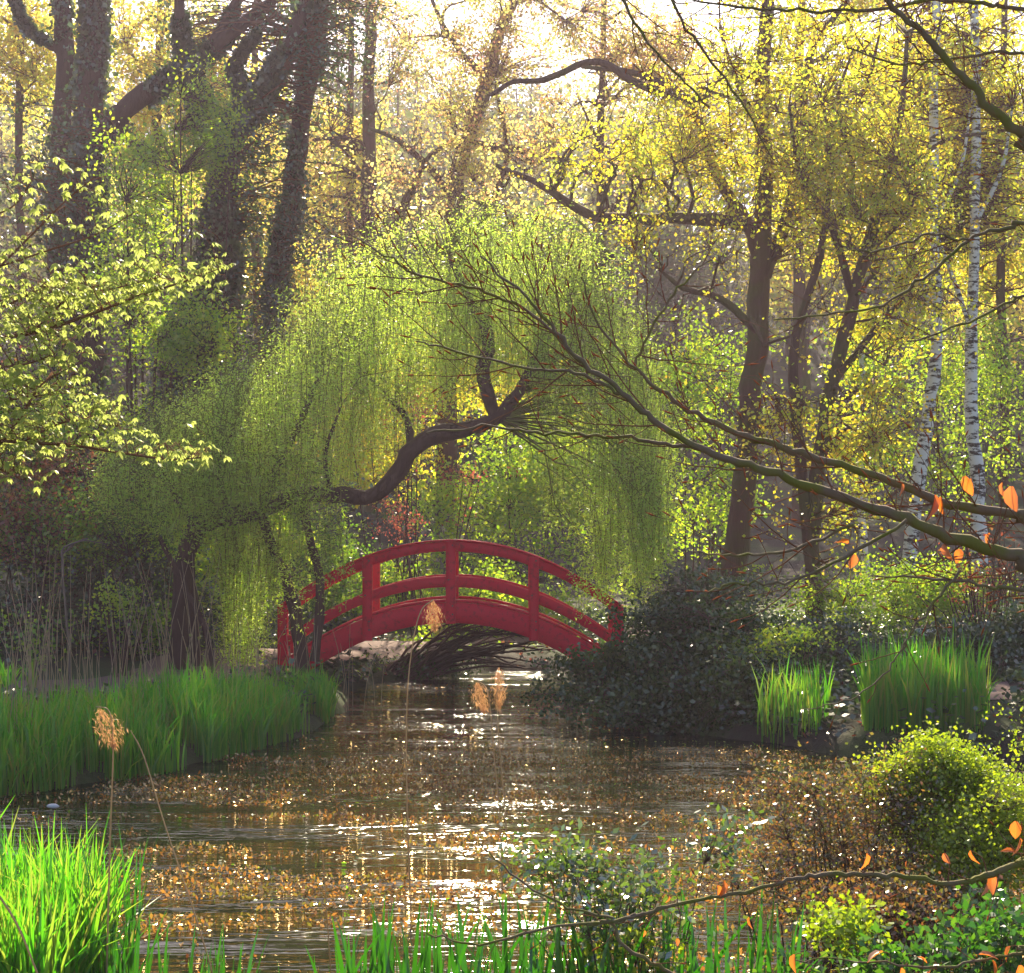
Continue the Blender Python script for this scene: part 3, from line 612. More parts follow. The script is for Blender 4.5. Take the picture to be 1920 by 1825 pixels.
# crown strands: (top, bottom) envelope in picture pixels, scattered in depth
tx = [180, 240, 300, 400, 500, 560, 620, 680, 750, 850, 950, 1050, 1120, 1180, 1220, 1250]
ty = [860, 800, 760, 700, 660, 560, 480, 440, 410, 395, 385, 400, 440, 520, 640, 780]
by = [930, 980, 1010, 960, 930, 960, 960, 860, 760, 720, 700, 800, 900, 1080, 1120, 1000]
SP = []; n_s = 2300
while len(SP) < n_s:
    px = R.uniform(180, 1250); u = R.uniform()
    t0 = np.interp(px, tx, ty); b0 = np.interp(px, tx, by)
    u0 = R.uniform(0, .85)**1.3; y0 = t0+(b0-t0)*u0
    y0 += R.normal()*16; px += R.normal()*10
    if R.uniform() < .35 and (px < 300): continue
    y1 = min(y0+R.uniform(60, 330), b0+R.normal()*30)
    if y1 < y0+30: continue
    yd = (22.9+1.6*R.uniform(-1, 1)) if px < 620 else (24.3+2.0*R.uniform(-1, 1))
    if 1000 < px < 1260 and R.uniform() < .4: yd = 22.6+R.uniform(-.4, .4)
    if nz(np.array([[px/55, yd*.6, y0/110]]), 1.0, 4)[0] < -.22: continue
    SP.append((px, y0, y1, yd))
# single long curtains in front of posts and trunk
for px, y0, y1, yd, k in ((575, 820, 1150, 22.3, 7), (545, 850, 1080, 22.4, 6), (618, 880, 1120, 22.2, 10), (600, 900, 1080, 22.3, 5), (520, 850, 1060, 22.4, 7), (668, 930, 1090, 22.3, 3), (400, 860, 1000, 22.3, 22), (450, 850, 990, 22.25, 26), (500, 840, 985, 22.25, 26), (350, 860, 1010, 22.3, 16), (570, 830, 960, 22.3, 16), (500, 950, 1150, 22.9, 22), (470, 960, 1240, 23.4, 40), (440, 960, 1250, 23.6, 40), (1120, 900, 1120, 23.2, 22), (1098, 1000, 1180, 23.3, 5), (1200, 760, 1120, 22.9, 20), (1160, 740, 1110, 23.0, 18), (1228, 900, 1090, 22.8, 14), (1130, 850, 1060, 23.4, 24), (760, 640, 860, 23.5, 14), (1040, 700, 950, 25.4, 22)):
    for _ in range(k): SP.append((px+R.normal()*14, y0+R.uniform(-30, 90), y1+R.normal()*28, yd+R.normal()*.15))
SP = np.array(SP); ns = len(SP)
K = 6; tt = np.linspace(0, 1, K)
P = np.zeros((ns, K, 3)); sway = R.normal(size=(ns, 1))*.10*(tt**1.5)[None]; hx = (SP[:, 0]-CX)/F*SP[:, 3]
P[:, :, 0] = hx[:, None]+sway+R.normal(size=(ns, 1))*.22*((1-tt)**2)[None]
P[:, :, 1] = SP[:, 3][:, None]+R.normal(size=(ns, 1))*.12*tt[None]
zz0 = CZ+(HY-SP[:, 1])/F*SP[:, 3]; zz1 = CZ+(HY-SP[:, 2])/F*SP[:, 3]
P[:, :, 2] = zz0[:, None]+(zz1-zz0)[:, None]*tt[None]
ms = MB(); ms.tubes(P, np.broadcast_to(np.linspace(.005, .002, K), (ns, K)), 3)
# feeder twigs to each strand top
tops = P[::6, 0]; skeleton_crown(ms, WL, tops, .005, .012, 3, .15, 4, 6)
ms.build('shoots', M['shoot'], wt, kind='stuff')
ln = np.abs(zz0-zz1); cnt = np.maximum((ln*54).astype(int), 6); idx = np.repeat(np.arange(ns), cnt); u = R.uniform(0, 1, len(idx))*(K-1)
i0 = np.minimum(u.astype(int), K-2); fr = (u-i0)[:, None]
LPt = P[idx, i0]*(1-fr)+P[idx, i0+1]*fr
d = rdir(len(idx)); d[:, 2] = d[:, 2]*.6-.35
LPt = LPt+R.normal(size=LPt.shape)*np.array([.075, .075, .05])
ml = MB(); ml.leaves(LPt, R.uniform(.04, .075, len(idx)), .28, d=d)
ml.build('hanging_foliage', M['willow'], wt, kind='stuff')

# ------------------------------------------------------------------ right bank mound and bushes
bush('evergreen_shrub', 'wide dark evergreen mound bulging over the water at the right end of the bridge', [(1170, 1275, 20.5, 125, 65, 1.1), (1300, 1245, 20.5, 140, 62, 1.1), (1250, 1165, 20.8, 70, 26, .5), (1380, 1170, 21, 60, 24, .5), (1120, 1300, 20.2, 110, 55, .8), (1370, 1290, 19.5, 130, 65, .9), (1240, 1330, 19.3, 160, 50, .8), (1430, 1245, 21, 100, 50, .8), (1080, 1330, 20.0, 70, 45, .6), (1400, 1350, 18.9, 90, 40, .5)], 800, 62, .15, .062, 'evergreen', gap=-.25, stems=26, rst=.02)
bush('evergreen_shrub', 'lighter leaved shrub on the slope behind the dark mound', [(1330, 1120, 22.5, 120, 45, .6), (1540, 1230, 22, 120, 70, .8), (1640, 1260, 21, 110, 50, .7), (1560, 1300, 20, 80, 45, .5)], 330, 42, .15, .06, 'ivy', gap=-.2)
bush('evergreen_shrub', 'dark ivy bank rising at the right edge above the iris bed', [(1830, 1230, 21, 110, 60, .9), (1900, 1190, 22, 80, 50, .8), (1870, 1290, 20, 90, 40, .6)], 300, 45, .14, .065, 'ivy', gap=-.3)
# fallen branches under the bridge
t = thing('fallen_branches', 'dark heap of fallen willow boughs lying in the water under the bridge', 'branches')
mb = MB()
for k in range(46):
    a = W(R.uniform(700, 790), R.uniform(1255, 1300), 25.6); a[2] = .0
    b_ = a+np.array([R.uniform(.6, 2.3), R.uniform(-.8, .9), R.uniform(.15, 1.0)]); c = (a+b_)/2+np.array([0, 0, R.uniform(.05, .35)])
    limb(mb, [a, c, b_, b_+np.array([R.uniform(.1, .4), 0, R.uniform(-.2, .35)])], [.03, .02, .012, .004], 9, 4, .8)
mb.build('boughs', M['bark_dark'], t, smooth=True, kind='stuff')
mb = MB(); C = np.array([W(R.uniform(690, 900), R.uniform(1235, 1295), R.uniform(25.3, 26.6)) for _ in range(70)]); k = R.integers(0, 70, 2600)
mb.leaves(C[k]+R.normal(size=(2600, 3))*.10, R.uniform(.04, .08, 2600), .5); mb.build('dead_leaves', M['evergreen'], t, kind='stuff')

# pale stones
M['stone'] = pbr('pale stone', lambda nt: mixc(nt, (.45, .45, .46), (.65, .65, .66), noise(nt, 5, 4)), .8, lambda nt: noise(nt, 12, 4), .5, .03)
for (px, py, Yd, s_, lab) in ((1735, 1190, 26, .17, 'pale boulder lying by the small path on the right bank'), (1592, 1143, 31, .12, 'small pale stone glimpsed behind the leaning tree'), (100, 1512, 13.6, .035, 'white scrap of dead stalk floating before the left iris bed')):
    c = W(px, py, Yd); mb = MB(); th = np.linspace(0, np.pi, 8); ph = np.linspace(0, 2*np.pi, 12, endpoint=False)
    V = np.array([[math.sin(a)*math.cos(b_), math.sin(a)*math.sin(b_), math.cos(a)] for a in th for b_ in ph]); V *= (1+.18*nz(V, 1.6, px))[:, None]
    V = V*np.array([1.5, 1, .62])*s_+c; k = np.arange(96).reshape(8, 12)
    mb.add(V, np.stack([k[:-1], k[1:], np.roll(k, -1, 1)[1:], np.roll(k, -1, 1)[:-1]], -1).reshape(-1, 4))
    o = mb.build('boulder', M['stone'], smooth=True); o['label'] = lab; o['category'] = 'stone'

# ------------------------------------------------------------------ ground cover
def cover(name, n, box, h, ls, lm, dens=-.2, sdmin=.05, tilt=.6, gs=.9, upw=1.0, kind='stuff', aspect=.8):
    x = R.uniform(box[0], box[1], n); y = R.uniform(box[2], box[3], n)
    s = pond_sd(x, y); g = ground(x, y); P = np.stack([x, y, g], 1)
    keep = (s > sdmin) & (nz(P, gs) > dens)
    for pth, w in ((PATH1, 1.05), (PATH2, .25)):
        Q, _ = resample(np.array([(a, b_, 0) for a, b_ in pth]), [1]*len(pth), 60)
        for q in Q: keep &= (np.hypot(x-q[0], y-q[1]) > w)
    P = P[keep]; P[:, 2] += R.uniform(0, 1, len(P))**1.5*h*(1+.6*nz(P, 1.5, 1))
    mb = MB(); mb.leaves(P, ls*R.uniform(.6, 1.4, len(P)), aspect, d=rdir(len(P))*np.array([1, 1, .5]), nrm=np.array([0, 0, upw]), nb=tilt)
    mb.build(name, M[lm], kind=kind)
cover('ivy_ground_cover', 60000, (-12, -2.2, 16.5, 36), .35, .085, 'ivy')
cover('ivy_ground_cover', 60000, (1, 14, 16, 36), .35, .085, 'ivy')
cover('grass', 30000, (-9, 9, 24, 44), .25, .10, 'green', dens=0, tilt=2.0, aspect=.2)
cover('leaf_litter', 14000, (-12, 12, 14, 36), .03, .07, 'rust', dens=-.5)

# ------------------------------------------------------------------ iris
def blades(P, h, w, lean, K=5, bend=.35, face=None):
    """tapering curved sword leaves, returns verts and faces; P base points"""
    N = len(P); az = R.uniform(0, 2*np.pi, N); ld = np.stack([np.cos(az), np.sin(az), 0*az], 1)
    ln = np.abs(R.normal(size=N))*lean; wd_az = R.uniform(-.9, .9, N)
    wd = np.stack([np.cos(wd_az), np.sin(wd_az), 0*az], 1)
    t = np.linspace(0, 1, K)
    off = ln[:, None]*(t**(1.2+bend*3))[None]
    c = P[:, None, :]+ld[:, None, :]*(off*h[:, None])[:, :, None]
    c[:, :, 2] += h[:, None]*t[None]*(1-.35*np.minimum(ln, 1)[:, None]*(t**2)[None])
    ww = w[:, None]*np.array([.75, 1, .95, .7, .04] if K == 5 else np.interp(t, [0, .25, .5, .8, 1], [.75, 1, .95, .6, .04]))[None]
    l = c-wd[:, None, :]*ww[:, :, None]*.5; r = c+wd[:, None, :]*ww[:, :, None]*.5
    V = np.stack([l, r], 2).reshape(-1, 3); k = np.arange(N*K*2).reshape(N, K, 2)
    Fc = np.stack([k[:, :-1, 0], k[:, :-1, 1], k[:, 1:, 1], k[:, 1:, 0]], -1).reshape(-1, 4)
    return V, Fc
def iris_bed(name, lab, poly, n, h, w, lean, group='iris beds at the water edge', zmin=-.02, hv=.2):
    poly = np.array(poly, float); lo = poly.min(0); hi = poly.max(0)
    P = np.stack([R.uniform(lo[0], hi[0], n*3), R.uniform(lo[1], hi[1], n*3)], 1)
    ins = np.zeros(len(P), bool); m_ = len(poly)
    for i_ in range(m_):
        a, b_ = poly[i_], poly[(i_+1) % m_]
        ins ^= ((a[1] > P[:, 1]) != (b_[1] > P[:, 1])) & (P[:, 0] < (b_[0]-a[0])*(P[:, 1]-a[1])/(b_[1]-a[1]+1e-12)+a[0])
    P = P[ins][:n]; z = np.maximum(ground(P[:, 0], P[:, 1]), zmin-.1)
    P = np.column_stack([P, z]); P = P[nz(P, 2.2, 1.5) > -.55]; N = len(P)
    hh = h*(1+hv*R.normal(size=N)*.6+.12*nz(P, 1.2, 2)); hh *= np.where(P[:, 1] > 18, .82, 1)
    V, Fc = blades(P, hh, w*R.uniform(.6, 1.3, N), lean)
    t = thing(name, lab, 'iris', group); mb = MB(); mb.add(V, Fc); mb.build('blades', M['iris_bank'], t, kind='stuff'); return t
iris_bed('iris_bed', 'long bank of tall green iris blades lining the left shore up to the bridge', [(-6.8, 13.0), (-4.9, 13.9), (-3.5, 15.4), (-2.7, 17.5), (-2.3, 19.3), (-2.35, 20.8), (-2.7, 20.8), (-3.1, 19.2), (-3.7, 17.4), (-5.2, 15.5), (-6.9, 14.5)], 7500, .56, .019, .26, hv=.3)
iris_bed('iris_bed', 'broad iris clump standing in the shallows before the right bank', [(3.85, 17.1), (4.3, 16.8), (5.0, 16.6), (5.3, 17.3), (4.8, 17.8), (4.0, 17.9)], 900, .70, .022, .2, hv=.35)
iris_bed('iris_bed', 'small sparse iris tuft left of the broad right hand clump', [(2.8, 18.0), (3.4, 17.4), (3.7, 18.2), (3.2, 18.7)], 200, .62, .018, .22, hv=.35)
iris_bed('iris_bed', 'low green tuft on the far left bank beyond the long iris bank', [(-7.0, 18.6), (-6.0, 18.6), (-6.0, 19.8), (-7.0, 19.8)], 800, .55, .016, .25)
# foreground clumps: every blade its own part
def iris_clump(lab, cells, hrange, wr, lean, variants=12, group='foreground iris clumps'):
    t = thing('iris_clump', lab, 'iris', group); meshes = []
    for v in range(variants):
        hh = np.array([1.0]); V, Fc = blades(np.zeros((1, 3)), hh, np.array([R.uniform(.8, 1.15)*wr/hrange[1]]), lean*R.uniform(.4, 1.7), K=9, bend=R.uniform(.15, .5))
        mb = MB(); mb.add(V, Fc); o = mb.build('blade', M['iris'], t); meshes.append(o)
    first = True; cnt_ = 0
    for (x0, x1, y0, y1, n, hs) in cells:
        for _ in range(n):
            x, y = R.uniform(x0, x1), R.uniform(y0, y1); s_ = R.uniform(*hrange)*hs
            if cnt_ < variants: o = meshes[cnt_]
            else: o = link('blade', meshes[R.integers(0, variants)].data, t)
            o.location = (x, y, max(float(ground(x, y)), -.12)-.02); o.rotation_euler = (R.normal()*.06, R.normal()*.06, R.normal()*.55 if R.uniform() < .7 else R.uniform(0, 6.28)); o.scale = (s_, s_, s_*R.uniform(.9, 1.1)); cnt_ += 1
    return t
# dense back filler of the left clump so that it is not see-through
iris_clump('dense bright green iris clump in the lower left corner', [(-3.05, -2.0, 7.6, 8.6, 210, 1.0), (-2.1, -1.9, 7.6, 8.2, 16, .8), (-3.0, -2.2, 7.0, 7.6, 72, .95)], (.76, 1.08), .020, .42)
t0_ = iris_bed('iris_bed', 'thick inner leaves filling the lower left iris clump', [(-3.2, 7.2), (-2.15, 7.2), (-2.05, 8.3), (-2.5, 8.8), (-3.2, 8.8)], 1500, .86, .02, .30)
iris_clump('row of upright young iris blades along the bottom edge below the glitter', [(-.85, .15, 7.1, 7.9, 170, 1.0), (.15, 1.3, 7.0, 7.6, 130, 1.15)], (.48, .80), .030, .2)
iris_clump('few short iris blades between the corner clump and the bottom row', [(-1.95, -1.3, 7.2, 7.8, 80, 1.1), (-1.4, -.9, 7.2, 7.6, 20, .9)], (.34, .56), .018, .2)
# ------------------------------------------------------------------ floating litter and water plants
def litter(name, n, boxf, ls, lm, up, tilt, zr, dens, gs):
    x0, x1, y0, y1 = boxf; x = R.uniform(x0, x1, n); y = y0+(y1-y0)*R.uniform(0, 1, n)**1.15
    P = np.stack([x, y, 0*x], 1); s = pond_sd(x, y); nn = .45*nz(P*np.array([.6, 1.3, 1]), gs, .7)+.8*nz(P*np.array([.7, 1.5, 1]), gs*4.5, 3)
    P = P[(s < -.05) & (nn > dens)]; P[:, 2] = R.uniform(zr[0], zr[1], len(P))
    mb = MB(); mb.leaves(P, ls*R.uniform(.5, 1.5, len(P)), .5, d=rdir(len(P))*np.array([1, 1, .35 if up else 1.4])+np.array([0, 0, 0 if up else .5]), nrm=np.array([0, 0, 1.]), nb=tilt)
    mb.build(name, M[lm], kind='stuff')
litter('floating_leaves', 80000, (-6, 6, 7.4, 17.5), .025, 'brown', True, .28, (.004, .02), .03, 1.1)
litter('water_plants', 62000, (-4.2, 4.5, 7.4, 17), .034, 'brown', False, 1.2, (-.01, .03), .03, 1.1)
litter('floating_leaves', 3500, (-2.6, 1.6, 17.5, 25), .05, 'brown', True, .3, (.004, .015), .1, 1.0)
litter('floating_weed', 12000, (-6, 6, 7.4, 19), .03, 'green', True, .4, (.003, .02), .25, .8)

# ------------------------------------------------------------------ foreground shrubs on the near bank
bush('shrub', 'acid green feathery shrub at the right edge in front of the iris clump', [(1860, 1520, 9.0, 130, 110, .35), (1790, 1450, 9.2, 90, 55, .25), (1900, 1390, 9.2, 60, 50, .2), (1860, 1345, 9.2, 35, 22, .12), (1750, 1415, 9.2, 45, 22, .12), (1800, 1600, 8.8, 110, 70, .3), (1700, 1455, 9.2, 50, 16, .15), (1730, 1520, 9.1, 60, 40, .2)], 760, 44, .10, .024, 'spirea', base=(2.8, 8.8), gap=-.2, gs=4.5, stems=22, rst=.008, sr=.003)
bush('shrub', 'dark twiggy shrub with tiny copper leaves, left of the acid green shrub', [(1560, 1560, 9.0, 150, 90, .45), (1650, 1500, 9.1, 120, 60, .35), (1450, 1640, 8.7, 120, 60, .35), (1640, 1640, 8.8, 150, 80, .4), (1480, 1480, 9.2, 70, 30, .25)], 480, 22, .11, .023, 'copper', base=(1.9, 8.8), gap=-.25, gs=2.5, stems=36, rst=.007, sr=.003)
bush('shrub', 'lower dark bush beneath the copper leaved shrub', [(1500, 1720, 8.2, 170, 60, .35), (1700, 1720, 8.2, 130, 60, .35), (1300, 1720, 8.0, 120, 50, .3)], 330, 22, .09, .025, 'copper', base=(1.6, 8.1), gap=-.15, gs=2.5, stems=30, rst=.007, sr=.003)
hb = bush('holly_shrub', 'glossy leaved low shrub in front of the glittering water', [(1180, 1660, 7.5, 170, 36, .3), (1050, 1625, 7.5, 90, 30, .25), (1310, 1640, 7.5, 110, 40, .25), (1350, 1575, 7.5, 50, 20, .15), (1200, 1740, 7.4, 190, 40, .25)], 420, 5, .06, .044, 'holly', base=(.5, 7.3), gap=-.4, gs=2.5, stems=26, rst=.006, sr=.003, aspect=.5, name_leaf='foliage')
bush('nettle_clump', 'fresh green toothed leaves filling the lower right corner', [(1880, 1750, 7.2, 70, 50, .25), (1830, 1800, 7.1, 90, 50, .25), (1640, 1810, 7.2, 100, 30, .2), (1480, 1815, 7.2, 80, 20, .2)], 150, 14, .06, .05, 'nettle', base=(2.1, 7.1), gap=-.3, gs=2.5, stems=24, rst=.005, sr=.003, aspect=.5, cat='plants')
bush('shrub', 'yellow green sprigs low at the bottom right', [(1560, 1740, 7.6, 90, 40, .15), (1240, 1790, 7.3, 120, 30, .15), (1520, 1800, 7.4, 100, 30, .15)], 90, 14, .05, .035, 'spirea', base=(1.5, 7.4), gs=2.5, stems=12, rst=.004, sr=.002)

# ------------------------------------------------------------------ beech boughs close to the camera
def rot_in_plane(d, ang, nrm):
    # Rodrigues
    c, s_ = math.cos(ang), math.sin(ang); return d*c+np.cross(nrm, d)*s_+nrm*(nrm@d)*(1-c)
def spray(mb, buds, P, r, depth, length, dens, nrm, minl=.05):
    n = len(P); L_ = np.concatenate([[0], np.cumsum(np.linalg.norm(np.diff(P, axis=0), axis=1))]); tot = L_[-1]
    side = 1 if R.uniform() < .5 else -1
    s = tot*R.uniform(.08, .16) if depth > 0 else tot*.1
    while s < tot*.98:
        k = min(np.searchsorted(L_, s), n-1); k0 = max(k-1, 0); u = (s-L_[k0])/max(L_[k]-L_[k0], 1e-6)
        p = P[k0]*(1-u)+P[k]*u; d = unit(P[k]-P[k0]); rr = r[k0]*(1-u)+r[k]*u
        side = -side; ang = side*rad(R.uniform(28, 58)); nn = unit(nrm+R.normal(size=3)*.35)
        dd = unit(rot_in_plane(d, ang, nn)); ln = length*R.uniform(.45, 1.2)*(1-.55*s/tot)
        if ln > minl:
            m_ = 7; Q = [p]; cur = dd; st = ln/(m_-1)
            for j in range(m_-1):
                cur = unit(cur+R.normal(size=3)*.075+d*.05+np.array([0, 0, .07])); cur = unit(rot_in_plane(cur, (-1)**j*.05, nn)); Q.append(Q[-1]+cur*st)
            Q = np.array(Q); r0 = min(rr*.6, .0014+.0042*ln); rq = np.linspace(r0, .0009, m_)
            mb.tubes(Q, rq, 5 if depth == 0 else 3)
            buds.append((Q[-1], unit(Q[-1]-Q[-2])))
            if depth < 2: spray(mb, buds, Q, rq, depth+1, ln*.5, dens*1.0, nrm, minl)
        s += dens*R.uniform(.6, 1.5)*(.42 if depth == 0 else .34)
beech_leaf = None
def leaf_geo(L_=.07, wd=.042, curl=.3, nseg=6, drop=.2):
    mb = MB(); t = np.linspace(0, 1, nseg); w = wd/2*np.sin(np.pi*np.clip(t*.97+.03, 0, 1)**.8)**.8; w[-1] = .0005
    V = []
    for k in range(nseg):
        z = -curl*t[k]**2*L_*.5
        for u in (-1, -.5, 0, .5, 1):
            V.append((t[k]*L_, u*w[k], z+abs(u)*w[k]*.55+(.0012 if (k % 2) else -.0012)*abs(u)))
    k = np.arange(nseg*5).reshape(nseg, 5)
    mb.add(np.array(V), np.stack([k[:-1, :-1], k[:-1, 1:], k[1:, 1:], k[1:, :-1]], -1).reshape(-1, 4)); return mb
leafmeshes = []
def beech(lab, mains, leaves_at, length=.55, dens=.10, barkn='bark_moss', name='beech_bough', depth0=0):
    t = thing(name, lab, 'branch', 'bare beech boughs reaching into the picture'); mb = MB(); tw = MB(); buds = []
    for pts, rr, y, dn, ln in mains:
        if pts[0][0] >= 1980:   # the bough goes on towards its tree, out of the picture
            pts = [(pts[0][0]+900, pts[0][1]+(pts[0][1]-pts[1][1])*6+60)]+pts; rr = [rr[0]*1.5]+rr
        Q, r = resample(WP(pts, y), [v*.76 for v in px_r(rr, y)], len(pts)*5)
        Q[1:-1] += R.normal(size=(len(Q)-2, 3))*.0035; mb.tubes(Q, r*(1+R.uniform(-.12, .12, len(r))), 8)
        if ln > 0: spray(tw, buds, Q, r, depth0, ln, dn, np.array([0, 1., 0]))
    mb.build('bough', M[barkn], t, smooth=True)
    if tw.n: tw.build('twigs', M['twig'], t, kind='stuff')
    if buds:
        B = np.array([b_[0] for b_ in buds]); D = np.array([b_[1] for b_ in buds]); tt = np.array([0, .3, .65, 1]); L_ = R.uniform(.018, .034, len(B))
        P = B[:, None, :]+D[:, None, :]*(L_[:, None]*tt[None])[:, :, None]; bm_ = MB(); bm_.tubes(P, np.broadcast_to(np.array([.0012, .0026, .0020, .0003]), (len(B), 4)), 4)
        bm_.build('buds', M['bud'], t, kind='stuff')
    allQ = []
    pet = MB()
    for pts, rr, y, dn, ln in mains:
        Q, r = resample(WP(pts, y), rr, len(pts)*8); allQ.append(Q)
    allQ = np.concatenate(allQ)
    for (px, py, y, s_, hang) in leaves_at:
        p0 = W(px, py, y); q = allQ[np.argmin(np.linalg.norm(allQ-p0-np.array([.02, 0, .01]), axis=1))]; mid_ = (p0+q)/2+np.array([.01, 0, .012])
        Qp, rp = resample([q, mid_, p0], [.0022, .0016, .0010], 7); pet.tubes(Qp, rp, 4)
        if len(leafmeshes) < 6:
            o = leaf_geo(R.uniform(.062, .075), R.uniform(.036, .048), R.uniform(.1, .7)).build('leaf', M['orange'], t, smooth=True); leafmeshes.append(o.data)
        else: o = link('leaf', leafmeshes[R.integers(0, 6)], t)
        o.location = W(px, py, y); o.rotation_euler = (R.uniform(-1.2, 1.2), rad(90 if hang else R.uniform(-60, 120))+R.normal()*.25, R.uniform(-.6, .6)+(0 if R.uniform() < .5 else math.pi)); o.scale = (s_, s_, s_)
    if pet.n: pet.build('petioles', M['twig'], t, kind='stuff')
    return t
beech('long mossy beech boughs with bare budded twigs sweeping from right edge to middle', [
    ([(1990, 1075), (1920, 1048), (1800, 1015), (1700, 975), (1590, 938), (1480, 900), (1390, 868), (1310, 840), (1230, 790), (1170, 740), (1090, 680), (1040, 620), (990, 560), (900, 480)], [20, 17, 16, 14, 12, 11, 10, 9, 8, 7, 6, 5, 4, 2.5], 4.3, .17, .50),
    ([(1990, 985), (1920, 968), (1800, 950), (1700, 915), (1600, 880), (1500, 850), (1430, 828), (1330, 790), (1250, 740), (1190, 690), (1120, 600), (1090, 520)], [15, 13, 12, 10, 10, 9, 9, 7, 5, 4, 3, 2], 4.5, .18, .45),
    ([(1310, 842), (1220, 828), (1110, 815), (1000, 812), (900, 800), (800, 812)], [5, 4.5, 4, 3.5, 3, 2], 4.4, .24, .22),
    ([(1170, 740), (1080, 700), (980, 690), (860, 660), (780, 640)], [4.5, 4, 3.5, 3, 2], 4.3, .14, .35),
    ([(1090, 680), (1000, 590), (900, 545), (800, 520), (720, 480), (650, 430)], [5, 4, 3.5, 3, 2.5, 1.5], 4.4, .13, .38),
    ([(1190, 690), (1230, 600), (1290, 520), (1340, 480)], [3.5, 3, 2.5, 1.5], 4.6, .14, .3),
    ([(1600, 985), (1480, 1030), (1390, 1040), (1300, 1035)], [4, 3.5, 3, 2], 4.2, .16, .3),
    ([(1700, 975), (1560, 1060), (1460, 1095), (1380, 1095), (1330, 1110)], [4.5, 4, 3.5, 3, 2], 4.1, .20, .25),
    ([(1800, 1070), (1730, 1160), (1700, 1200), (1700, 1230)], [4, 3, 2.5, 2], 4.1, .16, .22),
    ([(1700, 1200), (1660, 1260), (1600, 1310), (1500, 1330)], [2.5, 2, 1.6, 1], 4.1, .22, .12),
    ([(1990, 1120), (1850, 1100), (1750, 1085), (1640, 1080)], [5, 4, 3, 2], 4.2, .15, .25),
    ], [(1752, 928, 4.3, 1.0, 1), (1765, 932, 4.3, .7, 1), (1808, 893, 4.3, .8, 1), (1822, 897, 4.35, .65, 1), (1897, 912, 4.2, 1.05, 1), (1880, 905, 4.3, .7, 1), (1590, 1020, 4.2, .75, 0), (1603, 1040, 4.2, .6, 1), (1770, 1020, 4.3, .7, 1), (1800, 1030, 4.4, .6, 1), (1690, 905, 4.3, .5, 1), (1856, 1000, 4.3, .5, 1), (1696, 994, 4.3, .3, 1)])
beech('upper beech bough slanting down through the top right corner', [
    ([(2000, 300), (1930, 262), (1870, 215), (1820, 160), (1770, 105), (1720, 55), (1670, 10), (1620, -50)], [16, 13, 12, 10, 9, 8, 7, 6], 5.0, .15, .55),
    ([(1980, 30), (1860, 10), (1760, 0), (1600, 20), (1480, 20), (1350, 10), (1220, -20)], [6, 5, 5, 4, 4, 3, 2], 5.2, .18, .4),
    ([(1990, 110), (1880, 100), (1760, 115), (1680, 120), (1590, 90)], [4, 4, 3, 3, 2], 5.2, .16, .4)], [])
beech('thin beech bough curving over the yellow tree at mid right', [
    ([(2000, 415), (1900, 425), (1820, 450), (1740, 515), (1660, 570), (1560, 590), (1450, 600)], [6, 5, 4.5, 4, 3, 2.5, 2], 4.8, .22, .3),
    ([(1820, 450), (1740, 442), (1640, 470), (1570, 460)], [3, 3, 2.5, 1.5], 4.8, .22, .25),
    ([(2000, 545), (1900, 565), (1800, 610), (1700, 640)], [4, 3.5, 3, 2], 4.9, .2, .3)], [])
beech('thin hanging twig curving through the upper middle', [
    ([(1150, -40), (1200, 60), (1260, 130), (1330, 200)], [4, 3.5, 3, 2], 5.4, .18, .35),
    ([(1240, -40), (1290, 60), (1370, 160), (1450, 300)], [4, 3.5, 3, 1.5], 5.4, .18, .35)], [])
beech('low beech branch with a few hanging orange leaves across the bottom right', [
    ([(2000, 1615), (1920, 1622), (1850, 1640), (1800, 1655), (1700, 1645), (1620, 1640), (1540, 1640), (1480, 1650), (1430, 1665), (1350, 1680), (1250, 1700), (1180, 1720), (1100, 1735)], [9, 8, 8, 7, 6.5, 6, 5.5, 5, 5, 4.5, 4, 3.5, 3], 4.6, .30, .22),
    ([(1250, 1700), (1150, 1725), (1020, 1740), (900, 1770), (800, 1750)], [4, 4, 3.5, 3, 2], 4.6, .25, .14),
    ([(1150, 1722), (1060, 1700), (960, 1640), (900, 1580)], [3.5, 3, 2.5, 1.5], 4.6, .3, .14),
    ([(1140, 1728), (1180, 1780), (1240, 1815), (1300, 1860)], [4, 4.5, 5, 5], 4.6, .3, .14),
    ([(1430, 1665), (1500, 1690), (1560, 1650)], [2, 1.6, 1], 4.6, .3, .1)],
    [(1625, 1600, 4.6, .75, 1), (1357, 1650, 4.6, .85, 1), (1345, 1660, 4.6, .6, 1), (1820, 1595, 4.6, .7, 1), (1905, 1540, 4.6, .8, 1), (1912, 1570, 4.6, .8, 1), (1860, 1640, 4.6, .8, 1), (1850, 1655, 4.65, .6, 1), (1905, 1600, 4.6, .7, 0), (1755, 1655, 4.6, .5, 1), (1255, 1680, 4.6, .35, 1), (1405, 1720, 4.6, .5, 1), (1208, 1745, 4.6, .3, 1), (1270, 1760, 4.6, .3, 1), (1770, 1600, 4.6, .5, 1), (1700, 1615, 4.6, .3, 1)], length=.25, name='beech_branch')
